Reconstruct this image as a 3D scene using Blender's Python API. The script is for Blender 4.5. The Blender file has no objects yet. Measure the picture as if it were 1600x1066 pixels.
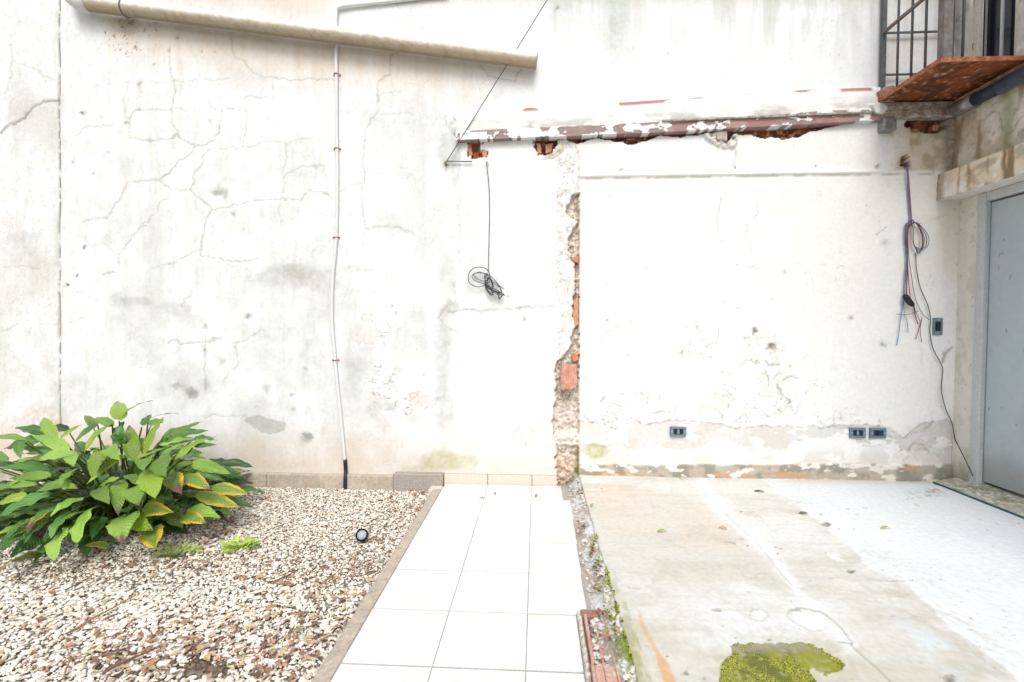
import bpy, math, random
import numpy as np
from mathutils import Vector, Matrix

# ------------------------------------------------------------------ camera, light, exposure
S = bpy.context.scene
F, YAW, PITCH, ROLL, CH, CD = 742.3, -.05148, -.02973, .00231, 1.2, 3.609   # focal length in px of a 1600 px wide picture
cy, sy, cp, sp = math.cos(YAW), math.sin(YAW), math.cos(PITCH), math.sin(PITCH)
fwd = np.array([sy*cp, cy*cp, sp]); rt0 = np.array([cy, -sy, 0]); up0 = np.cross(rt0, fwd)
RT = math.cos(ROLL)*rt0 + math.sin(ROLL)*up0; UP = -math.sin(ROLL)*rt0 + math.cos(ROLL)*up0
CAM = np.array([0, -CD, CH])
cd = bpy.data.cameras.new('camera'); cam = bpy.data.objects.new('camera', cd); S.collection.objects.link(cam)
cd.sensor_width = 36; cd.lens = 36*F/1600; cd.clip_start = .02; cd.clip_end = 500
M = Matrix(((RT[0], UP[0], -fwd[0]), (RT[1], UP[1], -fwd[1]), (RT[2], UP[2], -fwd[2]))).to_4x4()
M.translation = Vector(CAM); cam.matrix_world = M
S.camera = cam
w = bpy.data.worlds.new('World'); S.world = w; w.use_nodes = True
nt = w.node_tree; bg = nt.nodes['Background']
sky = nt.nodes.new('ShaderNodeTexSky'); sky.sky_type = 'NISHITA'; sky.sun_disc = False
sky.sun_elevation = math.radians(48); sky.sun_rotation = math.radians(175); sky.dust_density = 4; sky.air_density = 1
hs = nt.nodes.new('ShaderNodeHueSaturation'); hs.inputs['Saturation'].default_value = .62   # overcast: nearly white sky
nt.links.new(sky.outputs[0], hs.inputs['Color']); nt.links.new(hs.outputs[0], bg.inputs['Color'])
bg.inputs['Strength'].default_value = .15
ld = bpy.data.lights.new('sun', 'SUN'); ld.energy = 1.5; ld.angle = math.radians(24); ld.color = (1, .998, .99)
lo = bpy.data.objects.new('sun', ld); S.collection.objects.link(lo)
lo.rotation_euler = Vector((-.08, .8, -.9)).to_track_quat('-Z', 'Y').to_euler()
S.view_settings.view_transform = 'Standard'; S.view_settings.look = 'None'
S.view_settings.exposure = .23; S.view_settings.gamma = 1

# ------------------------------------------------------------------ picture <-> place
def ray(px, py): return RT*(px-800)/F - UP*(py-533)/F + fwd
def WP(px, py, y=0.):                      # point on the plane Y = y
    d = ray(px, py); return CAM + d*((y+CD)/d[1])
def GP(px, py, z=0.):                      # point on the level Z = z
    d = ray(px, py); return CAM + d*((z-CH)/d[2])
def XP(px, py, x):                         # point on the plane X = x
    d = ray(px, py); return CAM + d*(x/d[0])
def PX(P):                                 # array (...,3) -> photo pixels
    d = P - CAM; zz = d@fwd
    return 800 + F*(d@RT)/zz, 533 - F*(d@UP)/zz

# ------------------------------------------------------------------ noise
_rng = np.random.RandomState(7); _T = _rng.rand(256, 256)
def vn(x, y, s):
    x = x + s*17.31; y = y + s*9.77
    xi = np.floor(x).astype(int); yi = np.floor(y).astype(int); fx = x-xi; fy = y-yi
    fx = fx*fx*(3-2*fx); fy = fy*fy*(3-2*fy)
    g = lambda i, j: _T[(xi+i) % 256, (yi+j) % 256]
    return (g(0,0)*(1-fx)+g(1,0)*fx)*(1-fy) + (g(0,1)*(1-fx)+g(1,1)*fx)*fy
def fbm(x, y, s=0, o=4):
    r = 0; a = .5; t = 0
    for k in range(o): r = r + a*vn(x*2**k, y*2**k, s+k*3.7); t += a; a *= .55
    return r/t
def ss(a, b, x):
    t = np.clip((x-a)/(b-a), 0, 1); return t*t*(3-2*t)
def mix(c, col, m):
    return c*(1-m[..., None]) + np.array(col)*m[..., None]
def polydist(U, V, pts):                   # distance in px to a polyline (only near it)
    d = np.full(U.shape, 1e3)
    for (x0, y0), (x1, y1) in zip(pts[:-1], pts[1:]):
        dx, dy = x1-x0, y1-y0; L = dx*dx+dy*dy+1e-9
        sel = (U > min(x0, x1)-14) & (U < max(x0, x1)+14) & (V > min(y0, y1)-14) & (V < max(y0, y1)+14)
        if not sel.any(): continue
        u = U[sel]; v = V[sel]; t = np.clip(((u-x0)*dx+(v-y0)*dy)/L, 0, 1)
        d[sel] = np.minimum(d[sel], np.hypot(u-x0-t*dx, v-y0-t*dy))
    return d
def inpoly(U, V, pts):
    r = np.zeros(U.shape, bool); n = len(pts)
    for i in range(n):
        x0, y0 = pts[i]; x1, y1 = pts[(i+1) % n]
        if y0 == y1: continue
        c = (y0 > V) != (y1 > V)
        r ^= c & (U < (x1-x0)*(V-y0)/(y1-y0)+x0)
    return r

# ------------------------------------------------------------------ object helpers
COL = S.collection
def tag(o, label=None, cat=None, group=None, kind=None):
    for k, v in (('label', label), ('category', cat), ('group', group), ('kind', kind)):
        if v: o[k] = v
    return o
def empty(name, loc=(0,0,0)):
    o = bpy.data.objects.new(name, None); COL.objects.link(o); o.location = loc; o.empty_display_size = .1; return o
def link(name, me, mat, parent=None):
    o = bpy.data.objects.new(name, me); COL.objects.link(o)
    if mat and not me.materials: me.materials.append(mat)
    if parent:
        o.parent = parent; m = Matrix.Translation(parent.location)
        p = parent.parent
        while p: m = Matrix.Translation(p.location) @ m; p = p.parent
        o.matrix_parent_inverse = m.inverted()
    return o
def rawmesh(name, V, Q, C=None, smooth=True):
    """V (n,3), Q (m,k) faces of k corners, C (n,3) vertex colours"""
    V = np.asarray(V, np.float32); Q = np.asarray(Q, np.int32); k = Q.shape[1]
    me = bpy.data.meshes.new(name)
    me.vertices.add(len(V)); me.vertices.foreach_set('co', V.ravel())
    me.loops.add(Q.size); me.loops.foreach_set('vertex_index', Q.ravel())
    me.polygons.add(len(Q)); me.polygons.foreach_set('loop_start', np.arange(0, Q.size, k, dtype=np.int32))
    me.polygons.foreach_set('use_smooth', np.full(len(Q), smooth))
    if C is not None:
        a = me.color_attributes.new('Col', 'FLOAT_COLOR', 'POINT')
        a.data.foreach_set('color', np.concatenate([np.clip(C, 0, 1), np.ones((len(V), 1))], 1).astype(np.float32).ravel())
    me.update(calc_edges=True); me.validate()
    return me
def gridmesh(name, P, C=None, smooth=True, flip=False):
    ny, nx = P.shape[:2]; i = np.arange(ny*nx).reshape(ny, nx)
    q = np.stack([i[:-1,:-1], i[:-1,1:], i[1:,1:], i[1:,:-1]], -1).reshape(-1, 4)
    if flip: q = q[:, ::-1]
    return rawmesh(name, P.reshape(-1, 3), q, None if C is None else C.reshape(-1, 3), smooth)
class MB:                                   # collects boxes and tubes into one mesh
    def __init__(s): s.v = []; s.f = []
    def add(s, v, f):
        n = len(s.v); s.v += [tuple(map(float, p)) for p in v]; s.f += [tuple(i+n for i in q) for q in f]; return s
    def box(s, x0, x1, y0, y1, z0, z1, b=0):
        if b <= 0:
            v = [(x,y,z) for z in (z0,z1) for y in (y0,y1) for x in (x0,x1)]
            return s.add(v, [(0,2,3,1),(4,5,7,6),(0,1,5,4),(2,6,7,3),(0,4,6,2),(1,3,7,5)])
        # chamfered box: 24 vertices
        v = []; idx = {}
        for a in (0,1):
            for bb in (0,1):
                for c in (0,1):
                    p = [(x0,x1)[a], (y0,y1)[bb], (z0,z1)[c]]; sg = [1-2*a, 1-2*bb, 1-2*c]
                    for ax in range(3):
                        q = [p[i]+(0 if i == ax else sg[i]*b) for i in range(3)]
                        idx[(a,bb,c,ax)] = len(v); v.append(q)
        f = []
        for ax in range(3):
            o1, o2 = [i for i in range(3) if i != ax]
            for e in (0,1):
                loop = []
                for s1, s2 in ((0,0),(1,0),(1,1),(0,1)):
                    k = [0,0,0]; k[ax] = e; k[o1] = s1; k[o2] = s2; loop.append(idx[(*k, ax)])
                f.append(tuple(loop) if (e == 1) == (ax != 1) else tuple(loop[::-1]))
        for ax in range(3):                  # edges parallel to ax
            o1, o2 = [i for i in range(3) if i != ax]
            for s1 in (0,1):
                for s2 in (0,1):
                    def key(e, n):
                        k = [0,0,0]; k[ax] = e; k[o1] = s1; k[o2] = s2; return idx[(*k, n)]
                    f.append((key(0,o1), key(1,o1), key(1,o2), key(0,o2)))
        for a in (0,1):
            for bb in (0,1):
                for c in (0,1): f.append(tuple(idx[(a,bb,c,ax)] for ax in range(3)))
        return s.add(v, f)
    def tube(s, pts, r, n=8, cap=True):
        pts = [Vector(p) for p in pts]; m = len(pts); rr = r if hasattr(r, '__len__') else [r]*m
        t0 = (pts[1]-pts[0]).normalized(); a = t0.orthogonal().normalized(); v = []; f = []
        for i, p in enumerate(pts):
            t = (pts[min(i+1, m-1)]-pts[max(i-1, 0)])
            t = t.normalized() if t.length > 1e-9 else t0
            a = (a - t*a.dot(t)); a = a.normalized() if a.length > 1e-6 else t.orthogonal().normalized()
            b = t.cross(a)
            for k in range(n):
                an = 2*math.pi*k/n; v.append(p + (a*math.cos(an)+b*math.sin(an))*rr[i])
        for i in range(m-1):
            for k in range(n): f.append((i*n+k, i*n+(k+1)%n, (i+1)*n+(k+1)%n, (i+1)*n+k))
        if cap: f.append(tuple(range(n))[::-1]); f.append(tuple((m-1)*n+k for k in range(n)))
        return s.add(v, f)
    def mesh(s, name, smooth=False):
        me = bpy.data.meshes.new(name); me.from_pydata(s.v, [], s.f); me.update()
        import bmesh
        bm = bmesh.new(); bm.from_mesh(me); bmesh.ops.recalc_face_normals(bm, faces=bm.faces); bm.to_mesh(me); bm.free()
        if smooth: me.polygons.foreach_set('use_smooth', [True]*len(me.polygons))
        return me
    def build(s, name, mat, parent=None, smooth=False): return link(name, s.mesh(name, smooth), mat, parent)
def crom(pts, n=6):
    pts = [Vector(p) for p in pts]; P = [pts[0]*2-pts[1]] + pts + [pts[-1]*2-pts[-2]]; out = []
    for i in range(1, len(P)-2):
        for k in range(n):
            t = k/n; a, b, c, d = P[i-1:i+3]
            out.append(.5*((2*b)+(c-a)*t+(2*a-5*b+4*c-d)*t*t+(3*b-a-3*c+d)*t**3))
    out.append(pts[-1]); return out
def shade_auto(o, ang=40):
    me = o.data; me.polygons.foreach_set('use_smooth', [True]*len(me.polygons))
    try: me.set_sharp_from_angle(angle=math.radians(ang))
    except Exception: pass
    return o

# ------------------------------------------------------------------ materials
def mat(name, col=None, rough=.8, noise=.15, nscale=20, bump=.2, bscale=120, metal=0, spec=.3, col2=None, detail=6, sss=0):
    """procedural: vertex colour 'Col' (col None) or plain colour, broken up by noise, with a fine bump"""
    m = bpy.data.materials.new(name); m.use_nodes = True; n = m.node_tree.nodes; L = m.node_tree.links
    b = n['Principled BSDF']; b.inputs['Roughness'].default_value = rough; b.inputs['Metallic'].default_value = metal
    b.inputs['Specular IOR Level'].default_value = spec
    tc = n.new('ShaderNodeTexCoord')
    no = n.new('ShaderNodeTexNoise'); no.inputs['Scale'].default_value = nscale; no.inputs['Detail'].default_value = detail
    no.inputs['Roughness'].default_value = .65; L.new(tc.outputs['Object'], no.inputs['Vector'])
    if col is None:
        a = n.new('ShaderNodeAttribute'); a.attribute_name = 'Col'; src = a.outputs['Color']
    else:
        a = n.new('ShaderNodeRGB'); a.outputs[0].default_value = (*col, 1); src = a.outputs[0]
    if col2 is not None:
        cr = n.new('ShaderNodeValToRGB'); cr.color_ramp.elements[0].position = .42; cr.color_ramp.elements[1].position = .58
        L.new(no.outputs['Fac'], cr.inputs['Fac'])
        mx = n.new('ShaderNodeMix'); mx.data_type = 'RGBA'; mx.inputs['B'].default_value = (*col2, 1)
        L.new(cr.outputs['Color'], mx.inputs['Factor']); L.new(src, mx.inputs['A']); src = mx.outputs['Result']
    no2 = n.new('ShaderNodeTexNoise'); no2.inputs['Scale'].default_value = nscale*4.3; no2.inputs['Detail'].default_value = detail
    L.new(tc.outputs['Object'], no2.inputs['Vector'])
    mr = n.new('ShaderNodeMapRange'); mr.inputs['From Min'].default_value = .3; mr.inputs['From Max'].default_value = .7
    mr.inputs['To Min'].default_value = 1-noise; mr.inputs['To Max'].default_value = 1+noise*.6
    L.new(no2.outputs['Fac'], mr.inputs['Value'])
    vm = n.new('ShaderNodeVectorMath'); vm.operation = 'MULTIPLY'; L.new(src, vm.inputs[0]); L.new(mr.outputs['Result'], vm.inputs[1])
    L.new(vm.outputs['Vector'], b.inputs['Base Color'])
    if bump > 0:
        nb = n.new('ShaderNodeTexNoise'); nb.inputs['Scale'].default_value = bscale; nb.inputs['Detail'].default_value = 5
        L.new(tc.outputs['Object'], nb.inputs['Vector'])
        bp = n.new('ShaderNodeBump'); bp.inputs['Strength'].default_value = bump; bp.inputs['Distance'].default_value = .006
        L.new(nb.outputs['Fac'], bp.inputs['Height']); L.new(bp.outputs['Normal'], b.inputs['Normal'])
    return m
MT = dict(
    plaster=mat('plaster', None, .92, .05, 9, .1, 90, spec=.15),
    core=mat('masonry', (.45,.4,.35), .95, .3, 12, .5, 60),
    slab=mat('concrete_slab', None, .75, .09, 10, .15, 160, spec=.25),
    beam=mat('flaking_paint', None, .6, .12, 30, .3, 150),
    tile=mat('white_ceramic', (.74,.735,.725), .38, .06, 4, .04, 60, spec=.4, col2=(.7,.69,.67)),
    grout=mat('grout', (.38,.37,.35), .95, .2, 30, .3, 150),
    kerb=mat('kerb_concrete', (.5,.42,.34), .9, .22, 14, .4, 120, col2=(.42,.37,.31)),
    skirt=mat('skirting_cement', (.5,.44,.37), .9, .2, 10, .35, 130, col2=(.42,.37,.31)),
    skirt2=mat('skirting_grey', (.36,.33,.29), .95, .25, 20, .5, 150),
    skirt_tile=mat('beige_tile', (.66,.56,.48), .6, .12, 25, .15, 120),
    brick=mat('orange_brick', (.58,.22,.1), .9, .3, 25, .6, 100, col2=(.56,.34,.24)),
    brickp=mat('salmon_clay', (.58,.25,.17), .9, .3, 30, .6, 100, col2=(.62,.38,.3)),
    mortar=mat('mortar', None, .95, .3, 30, .6, 110),
    pebble=mat('pebble', None, .8, .14, 60, .25, 200),
    soil=mat('soil', (.36,.29,.22), .98, .4, 30, .8, 60),
    ground=mat('ground_earth', (.3,.27,.22), .95, .25, 8, .5, 40),
    pipe=mat('weathered_pipe', None, .65, .12, 22, .08, 130),
    conduit=mat('conduit_paint', (.7,.71,.71), .6, .1, 30, .1, 100),
    black=mat('black_plastic', (.02,.022,.026), .45, .2, 30, .1, 100),
    wire=mat('dark_wire', (.05,.055,.06), .5, .2, 40, 0),
    wire_grey=mat('grey_wire', (.13,.15,.17), .5, .2, 40, 0),
    wire_blue=mat('blue_wire', (.05,.22,.42), .5, .2, 40, 0),
    wire_red=mat('red_wire', (.4,.03,.04), .5, .2, 40, 0),
    wire_brown=mat('brown_wire', (.12,.06,.04), .5, .2, 40, 0),
    wire_violet=mat('violet_wire', (.2,.15,.4), .5, .2, 40, 0),
    rust=mat('rust', (.3,.085,.025), .9, .4, 9, .6, 90, col2=(.13,.045,.022)),
    rust_edge=mat('rust_edge', (.45,.19,.1), .9, .3, 25, .5, 90, col2=(.3,.1,.05)),
    steel=mat('painted_steel', (.11,.135,.15), .55, .25, 12, .2, 90, col2=(.13,.125,.12), metal=.2),
    steel_r=mat('rusty_steel', (.19,.18,.175), .7, .3, 8, .35, 90, col2=(.2,.15,.125), metal=.2),
    plate=mat('plate_plastic', (.13,.2,.25), .4, .08, 30, .05, 60, spec=.5),
    plate_d=mat('module_plastic', (.025,.04,.055), .35, .1, 30, 0, 60, spec=.5),
    doorp=mat('door_paint', None, .4, .05, 5, .12, 4, spec=.45),
    frame=mat('frame_paint', (.5,.53,.53), .5, .1, 14, .1, 90),
    hinge=mat('hinge_steel', (.68,.7,.7), .4, .12, 40, .1, 90, metal=.4),
    glass=mat('dark_glass', (.012,.017,.03), .15, .5, 20, .02, 40, spec=.6),
    wbar=mat('pale_bar', (.6,.62,.63), .5, .15, 25, .1, 90),
    zinc=mat('zinc', (.36,.37,.38), .45, .3, 14, .3, 60, metal=.5, col2=(.25,.22,.2)),
    darkpipe=mat('dark_pipe', (.03,.042,.06), .4, .3, 14, .2, 60),
    leaf=mat('leaf', None, .36, .12, 22, .0, 100, spec=.6),
    stem=mat('stem', (.1,.16,.04), .5, .2, 20, 0),
    litter=mat('litter', None, .85, .25, 40, .3, 120),
    lens=mat('lamp_lens', (.33,.37,.4), .25, .1, 30, 0, spec=.5),
    moss=mat('moss', None, 1, .3, 60, .6, 150),
)
# leaf veins: a band bump along the blade, from UV
def leaf_material():
    m = MT['leaf']; n = m.node_tree.nodes; L = m.node_tree.links; b = n['Principled BSDF']
    uv = n.new('ShaderNodeUVMap'); sx = n.new('ShaderNodeSeparateXYZ'); L.new(uv.outputs[0], sx.inputs[0])
    ab = n.new('ShaderNodeMath'); ab.operation = 'ABSOLUTE'; L.new(sx.outputs['X'], ab.inputs[0])
    ma = n.new('ShaderNodeMath'); ma.operation = 'MULTIPLY_ADD'; ma.inputs[1].default_value = -.35
    L.new(ab.outputs[0], ma.inputs[0]); L.new(sx.outputs['Y'], ma.inputs[2])
    mu = n.new('ShaderNodeMath'); mu.operation = 'MULTIPLY'; mu.inputs[1].default_value = 75; L.new(ma.outputs[0], mu.inputs[0])
    si = n.new('ShaderNodeMath'); si.operation = 'SINE'; L.new(mu.outputs[0], si.inputs[0])
    bp = n.new('ShaderNodeBump'); bp.inputs['Strength'].default_value = .4; bp.inputs['Distance'].default_value = .005
    L.new(si.outputs[0], bp.inputs['Height']); L.new(bp.outputs['Normal'], b.inputs['Normal'])
    # thin leaves let some light through
    tr = n.new('ShaderNodeBsdfTranslucent'); mx = n.new('ShaderNodeMixShader'); mx.inputs[0].default_value = .2
    src = b.inputs['Base Color'].links[0].from_socket
    L.new(src, tr.inputs['Color']); L.new(b.outputs[0], mx.inputs[1]); L.new(tr.outputs[0], mx.inputs[2])
    L.new(mx.outputs[0], n['Material Output'].inputs['Surface'])
leaf_material()

ZS = .075            # top of the concrete slab over the tiled path (Z = 0)
ZG = -.05            # gravel level
XU, XD, XL = 2.955, 3.047, 2.877     # house: upper wall, door wall, lintel face

# ================================================================== GROUND
me = gridmesh('ground', np.stack(np.meshgrid(np.linspace(-60, 60, 25), np.linspace(-60, 60, 25)), -1).reshape(25, 25, 2)
              @ np.array([[1,0,0],[0,1,0]]) + np.array([0,0,-.16]))
tag(link('ground', me, MT['ground']), kind='structure')

# ================================================================== BACK WALL
Z1 = lambda L: [(x/2.961, y/2.961) for x, y in L]
Z2 = lambda L: [(530+x/2.961, y/2.961) for x, y in L]
Z4 = lambda L: [(x/2.961, 350+y/2.961) for x, y in L]
Z5 = lambda L: [(530+x/2.961, 350+y/2.961) for x, y in L]
Z6 = lambda L: [(1060+x/2.961, 350+y/2.961) for x, y in L]
CRACKS = [  # (polyline in the photo, strength, half width px)
 (Z1([(0,615),(50,575),(110,545),(150,500),(195,470),(262,465)]), .75, 2.2),
 (Z1([(50,200),(45,270),(40,380),(10,440)]), .3, 1.6), (Z1([(60,280),(160,310),(190,350),(260,370)]), .25, 1.8),
 (Z1([(340,630),(400,590),(520,575)]), .35, 1.1),
 (Z1([(590,840),(640,840),(740,835),(780,800),(830,740),(860,735),(900,680),(960,665),(1000,640),(1015,590),(1020,510)]), .5, 1.1),
 (Z1([(820,625),(795,560),(790,500),(805,440),(808,375),(780,320),(785,220)]), .45, 1.1),
 (Z1([(900,680),(860,660),(820,625),(760,645),(700,655),(600,635),(590,545),(620,520),(700,510),(860,508)]), .45, 1.1),
 (Z1([(885,880),(895,820),(930,760),(960,690)]), .4, 1.1), (Z1([(885,880),(840,880),(790,880),(745,840)]), .4, 1.1),
 (Z1([(885,880),(940,930),(980,970),(950,1020),(940,1066)]), .5, 1.1),
 (Z1([(980,970),(1080,955),(1150,935),(1220,925),(1300,925),(1400,925),(1420,885),(1480,880),(1540,920)]), .45, 1.1),
 (Z1([(1310,925),(1310,820),(1325,700),(1325,665),(1270,650),(1200,660),(1170,685),(1120,688),(1020,690)]), .4, 1.1),
 (Z1([(1325,665),(1410,635),(1480,645)]), .3, 1.1), (Z1([(1120,688),(1130,600),(1150,520),(1110,505),(985,508),(960,460)]), .35, 1.1),
 (Z1([(370,400),(590,385),(700,380),(880,375),(1060,370)]), .25, 1.1),
 (Z1([(1070,180),(1075,230),(1095,270),(1130,285),(1180,340),(1230,360),(1300,365),(1370,370),(1550,370)]), .4, 1.1),
 (Z1([(1265,370),(1260,450),(1130,455)]), .35, 1.1), (Z1([(590,390),(570,470),(580,520)]), .25, 1.1),
 (Z1([(385,1035),(430,1020),(500,1005),(520,960),(565,905),(585,850)]), .4, 1.3), (Z1([(1310,820),(1350,800),(1400,770),(1500,770)]), .35, 1.3),
 (Z1([(645,1060),(720,990),(740,940),(780,910)]), .3, 1.1), (Z1([(1290,940),(1300,1040)]), .3, 1.1),
 (Z4([(950,0),(935,60),(930,120),(935,150),(1000,160),(1100,175),(1200,155)]), .45, 1.1), (Z4([(930,120),(860,150),(790,185),(700,210)]), .4, 1.1),
 (Z4([(680,10),(610,50),(590,90),(550,140),(545,200)]), .4, 1.2), (Z4([(475,90),(520,120),(550,140)]), .3, 1.2), (Z4([(470,235),(490,222),(540,225)]), .5, 1.2),
 (Z4([(785,540),(840,550),(950,545),(1025,530)]), .45, 1.2), (Z4([(950,500),(950,600),(948,780)]), .4, 1.1),
 (Z4([(1070,550),(1120,540),(1160,530),(1220,480)]), .4, 1.2), (Z4([(1090,550),(1105,650),(1040,715)]), .35, 1.1),
 (Z4([(0,195),(180,210)]), .3, 1.1), (Z4([(0,500),(30,495),(80,460)]), .35, 1.3), (Z4([(840,385),(860,340),(885,310)]), .35, 1.2), (Z4([(320,450),(400,435)]), .25, 1.2),
 (Z4([(930,890),(1000,885),(1140,893)]), .3, 1.5),
 (Z2([(275,240),(235,265),(230,340),(180,390),(175,440),(185,500),(120,600),(115,700),(120,800),(105,900),(120,1040)]), .4, 1.2),
 (Z2([(190,430),(290,430)]), .25, 1.1), (Z2([(190,520),(340,530)]), .25, 1.1), (Z2([(0,880),(100,855)]), .3, 1.1), (Z2([(5,655),(120,655)]), .25, 1.1),
 (Z2([(120,800),(210,800)]), .25, 1.1), (Z2([(120,1050),(285,1055),(290,1066)]), .3, 1.1), (Z2([(840,310),(815,390),(770,370),(690,350),(640,290)]), .4, 1.3),
 (Z2([(555,680),(555,1066)]), .25, 1.2), (Z2([(490,530),(515,620)]), .4, 1.2),
 (Z5([(110,90),(120,20),(280,12),(350,50)]), .3, 1.1), (Z5([(530,270),(545,350),(480,400),(465,440),(500,480),(540,505)]), .35, 1.4), (Z5([(555,0),(560,270)]), .2, 1.2),
 (Z5([(500,402),(600,398),(740,393),(1000,380)]), .55, 1.2), (Z5([(560,470),(720,462),(880,460)]), .25, 1.1), (Z5([(570,408),(700,402)]), .5, 1.2),
 (Z5([(800,1010),(810,960),(840,930)]), .4, 1.2), (Z5([(555,170),(760,168)]), .2, 1.),
 (Z5([(1130,893),(1165,915),(1200,907),(1230,915),(1265,920)]), .6, 1.5), (Z5([(1250,820),(1300,840),(1400,860),(1425,830),(1430,800),(1400,785)]), .45, 1.3),
 (Z5([(1240,500),(1290,470),(1310,475)]), .4, 1.2), (Z5([(1440,870),(1500,870),(1540,880),(1550,850)]), .55, 1.4),
 (Z6([(125,565),(170,555),(190,520),(185,490)]), .5, 1.3), (Z6([(190,690),(250,695),(300,650),(340,625),(360,640)]), .4, 1.4),
 (Z6([(400,630),(415,650),(455,655)]), .75, 1.6), (Z6([(405,675),(415,700),(412,750)]), .6, 1.2), (Z6([(485,715),(530,705),(560,715)]), .7, 1.3),
 (Z6([(455,745),(480,790),(515,825)]), .65, 1.6), (Z6([(80,470),(105,495)]), .5, 1.3), (Z6([(55,540),(50,600)]), .4, 1.5), (Z6([(400,575),(440,565)]), .7, 2.),
 (Z6([(350,480),(350,520)]), .6, 2.), (Z6([(630,190),(670,185)]), .35, 1.1), (Z6([(730,205),(760,200)]), .3, 1.1), (Z6([(330,200),(380,210)]), .35, 1.3), (Z6([(560,640),(600,600)]), .25, 1.),
 (Z6([(1070,1050),(1090,1015),(1130,1020),(1160,1060)]), .55, 1.8), (Z6([(1085,970),(1140,950),(1180,910)]), .5, 1.4), (Z6([(1220,640),(1240,600),(1260,575)]), .7, 2.4),
 (Z6([(930,910),(930,960),(1010,1000)]), .5, 1.2), (Z6([(820,1000),(880,1015)]), .7, 1.3), (Z6([(650,930),(700,935),(780,940)]), .45, 1.3),
 (Z6([(320,0),(315,60),(335,120)]), .4, 1.2), (Z6([(905,50),(960,20)]), .45, 1.6), (Z6([(1120,560),(1130,660)]), .2, 1.), (Z6([(230,860),(235,830)]), .5, 1.2),
 (Z6([(90,890),(110,850),(160,845),(200,890)]), .35, 1.8), (Z6([(1280,920),(1300,970),(1320,965)]), .5, 1.2),
 ([(1149,233),(1149,262)], .5, 1.), ([(1128,305),(1118,350),(1128,380)], .3, 1.3), ([(1190,305),(1178,345)], .3, 1.),
 ([(1420,350),(1450,348),(1478,335)], .35, 1.1), ([(1423,190),(1424,235)], .6, 1.2),
]
SPOTS = [  # small dark marks and nail holes: x, y, r, strength
 (130,178,3,.85),(114,253,1.6,.7),(146,270,2,.8),(133,388,2.5,.8),(122,432,2,.8),(104,446,2.4,.9),(123,458,1.3,.6),(219,130,4,.55),(218,172,2.5,.4),(196,193,3.5,.55),
 (190,76,2,.7),(210,76,2.5,.8),(180,55,2,.6),(205,33,4,.5),(229,45,2,.7),(186,33,2.5,.6),(180,77,1.8,.7),(277,60,2,.5),(240,101,1.5,.6),(328,190,3,.35),(341,300,9,.28),(352,304,6,.35),
 (365,333,4,.5),(170,238,3,.3),(316,80,2.4,.5),(335,80,2.4,.5),(263,78,3,.4),(388,494,3,.55),(320,510,3,.5),(320,548,2.5,.6),(416,185,1.5,.3),
 (456,640,4,.35),(457,616,2.2,.5),(479,577,2.6,.5),(346,567,5,.28),(417,608,6,.35),(300,615,9,.4),(322,605,8,.35),(286,604,5,.25),(474,687,7,.35),(482,683,6,.35),
 (706,372,1.6,.6),(615,478,1.8,.7),(617,489,1.6,.7),(818,498,3,.45),(797,464,3,.4),(819,501,2,.5),(697,258,4,.6),(651,545,2,.3),(662,586,3,.35),(684,620,4,.3),(832,672,9,.22),
 (943,417,1.4,.9),(985,417,1.4,.9),(1008,419,1.4,.9),(1153,416,1.6,.9),(1131,472,2.4,.5),(1119,480,2,.4),(1151,484,1.6,.8),(950,447,2,.5),(949,500,2.2,.6),(1008,486,1.4,.6),(981,553,3,.4),(915,594,2,.5),(1030,620,4,.3),
 (1225,221,1.5,.3),(1272,262,2.2,.7),(1148,263,2.6,.75),(1370,262,3,.7),(969,267,2.6,.6),(955,306,1.6,.3),(1352,322,2,.35),(1328,497,3,.5),(1379,538,4.5,.4),(1379,538,2,.5),(1204,543,4,.6),(1179,516,5,.5),(1236,572,1.6,.6),
 (1179,518,3,.6),(1378,379,5,.25),(1225,426,2.5,.35),(1204,468,1.8,.35),(1131,378,2,.4),(1043,83,1.5,.6),(870,13,3,.5),(739,118,1.2,.4),(749,138,1.2,.4),(760,260,2.4,.6),(759,255,2,.6),(740,206,1.5,.2),
 (1493,328,1.6,.7),(1493,367,1.6,.7),(1493,412,1.4,.6),(1476,260,2,.5),
]
STRIP_L = [(225,906),(300,906),(306,894),(330,884),(338,893),(346,904),(356,897),(380,887),(400,893),(410,897),(430,898.5),(470,898),(490,895.5),(505,898),(520,897),(535,893),(553,885),(560,878),(567,869),(600,869),(625,868),(660,864),(668,864),(690,870),(800,870)]
BEAM_BOT = [(700,222.5),(716,222),(880,215.5),(1040,209),(1377,190),(1420,188)]
RIDGE_TOP = [(690,186),(720,180),(756,174),(880,167),(980,161.5),(1100,154),(1250,143),(1340,140),(1400,138)]
li = lambda x, T: np.interp(x, [a for a, b in T], [b for a, b in T])

def blob(U, V, cx, cy, rx, ry, s=1., seed=0, rough=.5, k=.04):
    n = fbm(U*k, V*k, seed+cx*.01, 4)-.5
    d = np.hypot((U-cx)/rx, (V-cy)/ry) + n*rough*2
    return s*(1-ss(.45, 1.1, d))

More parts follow.
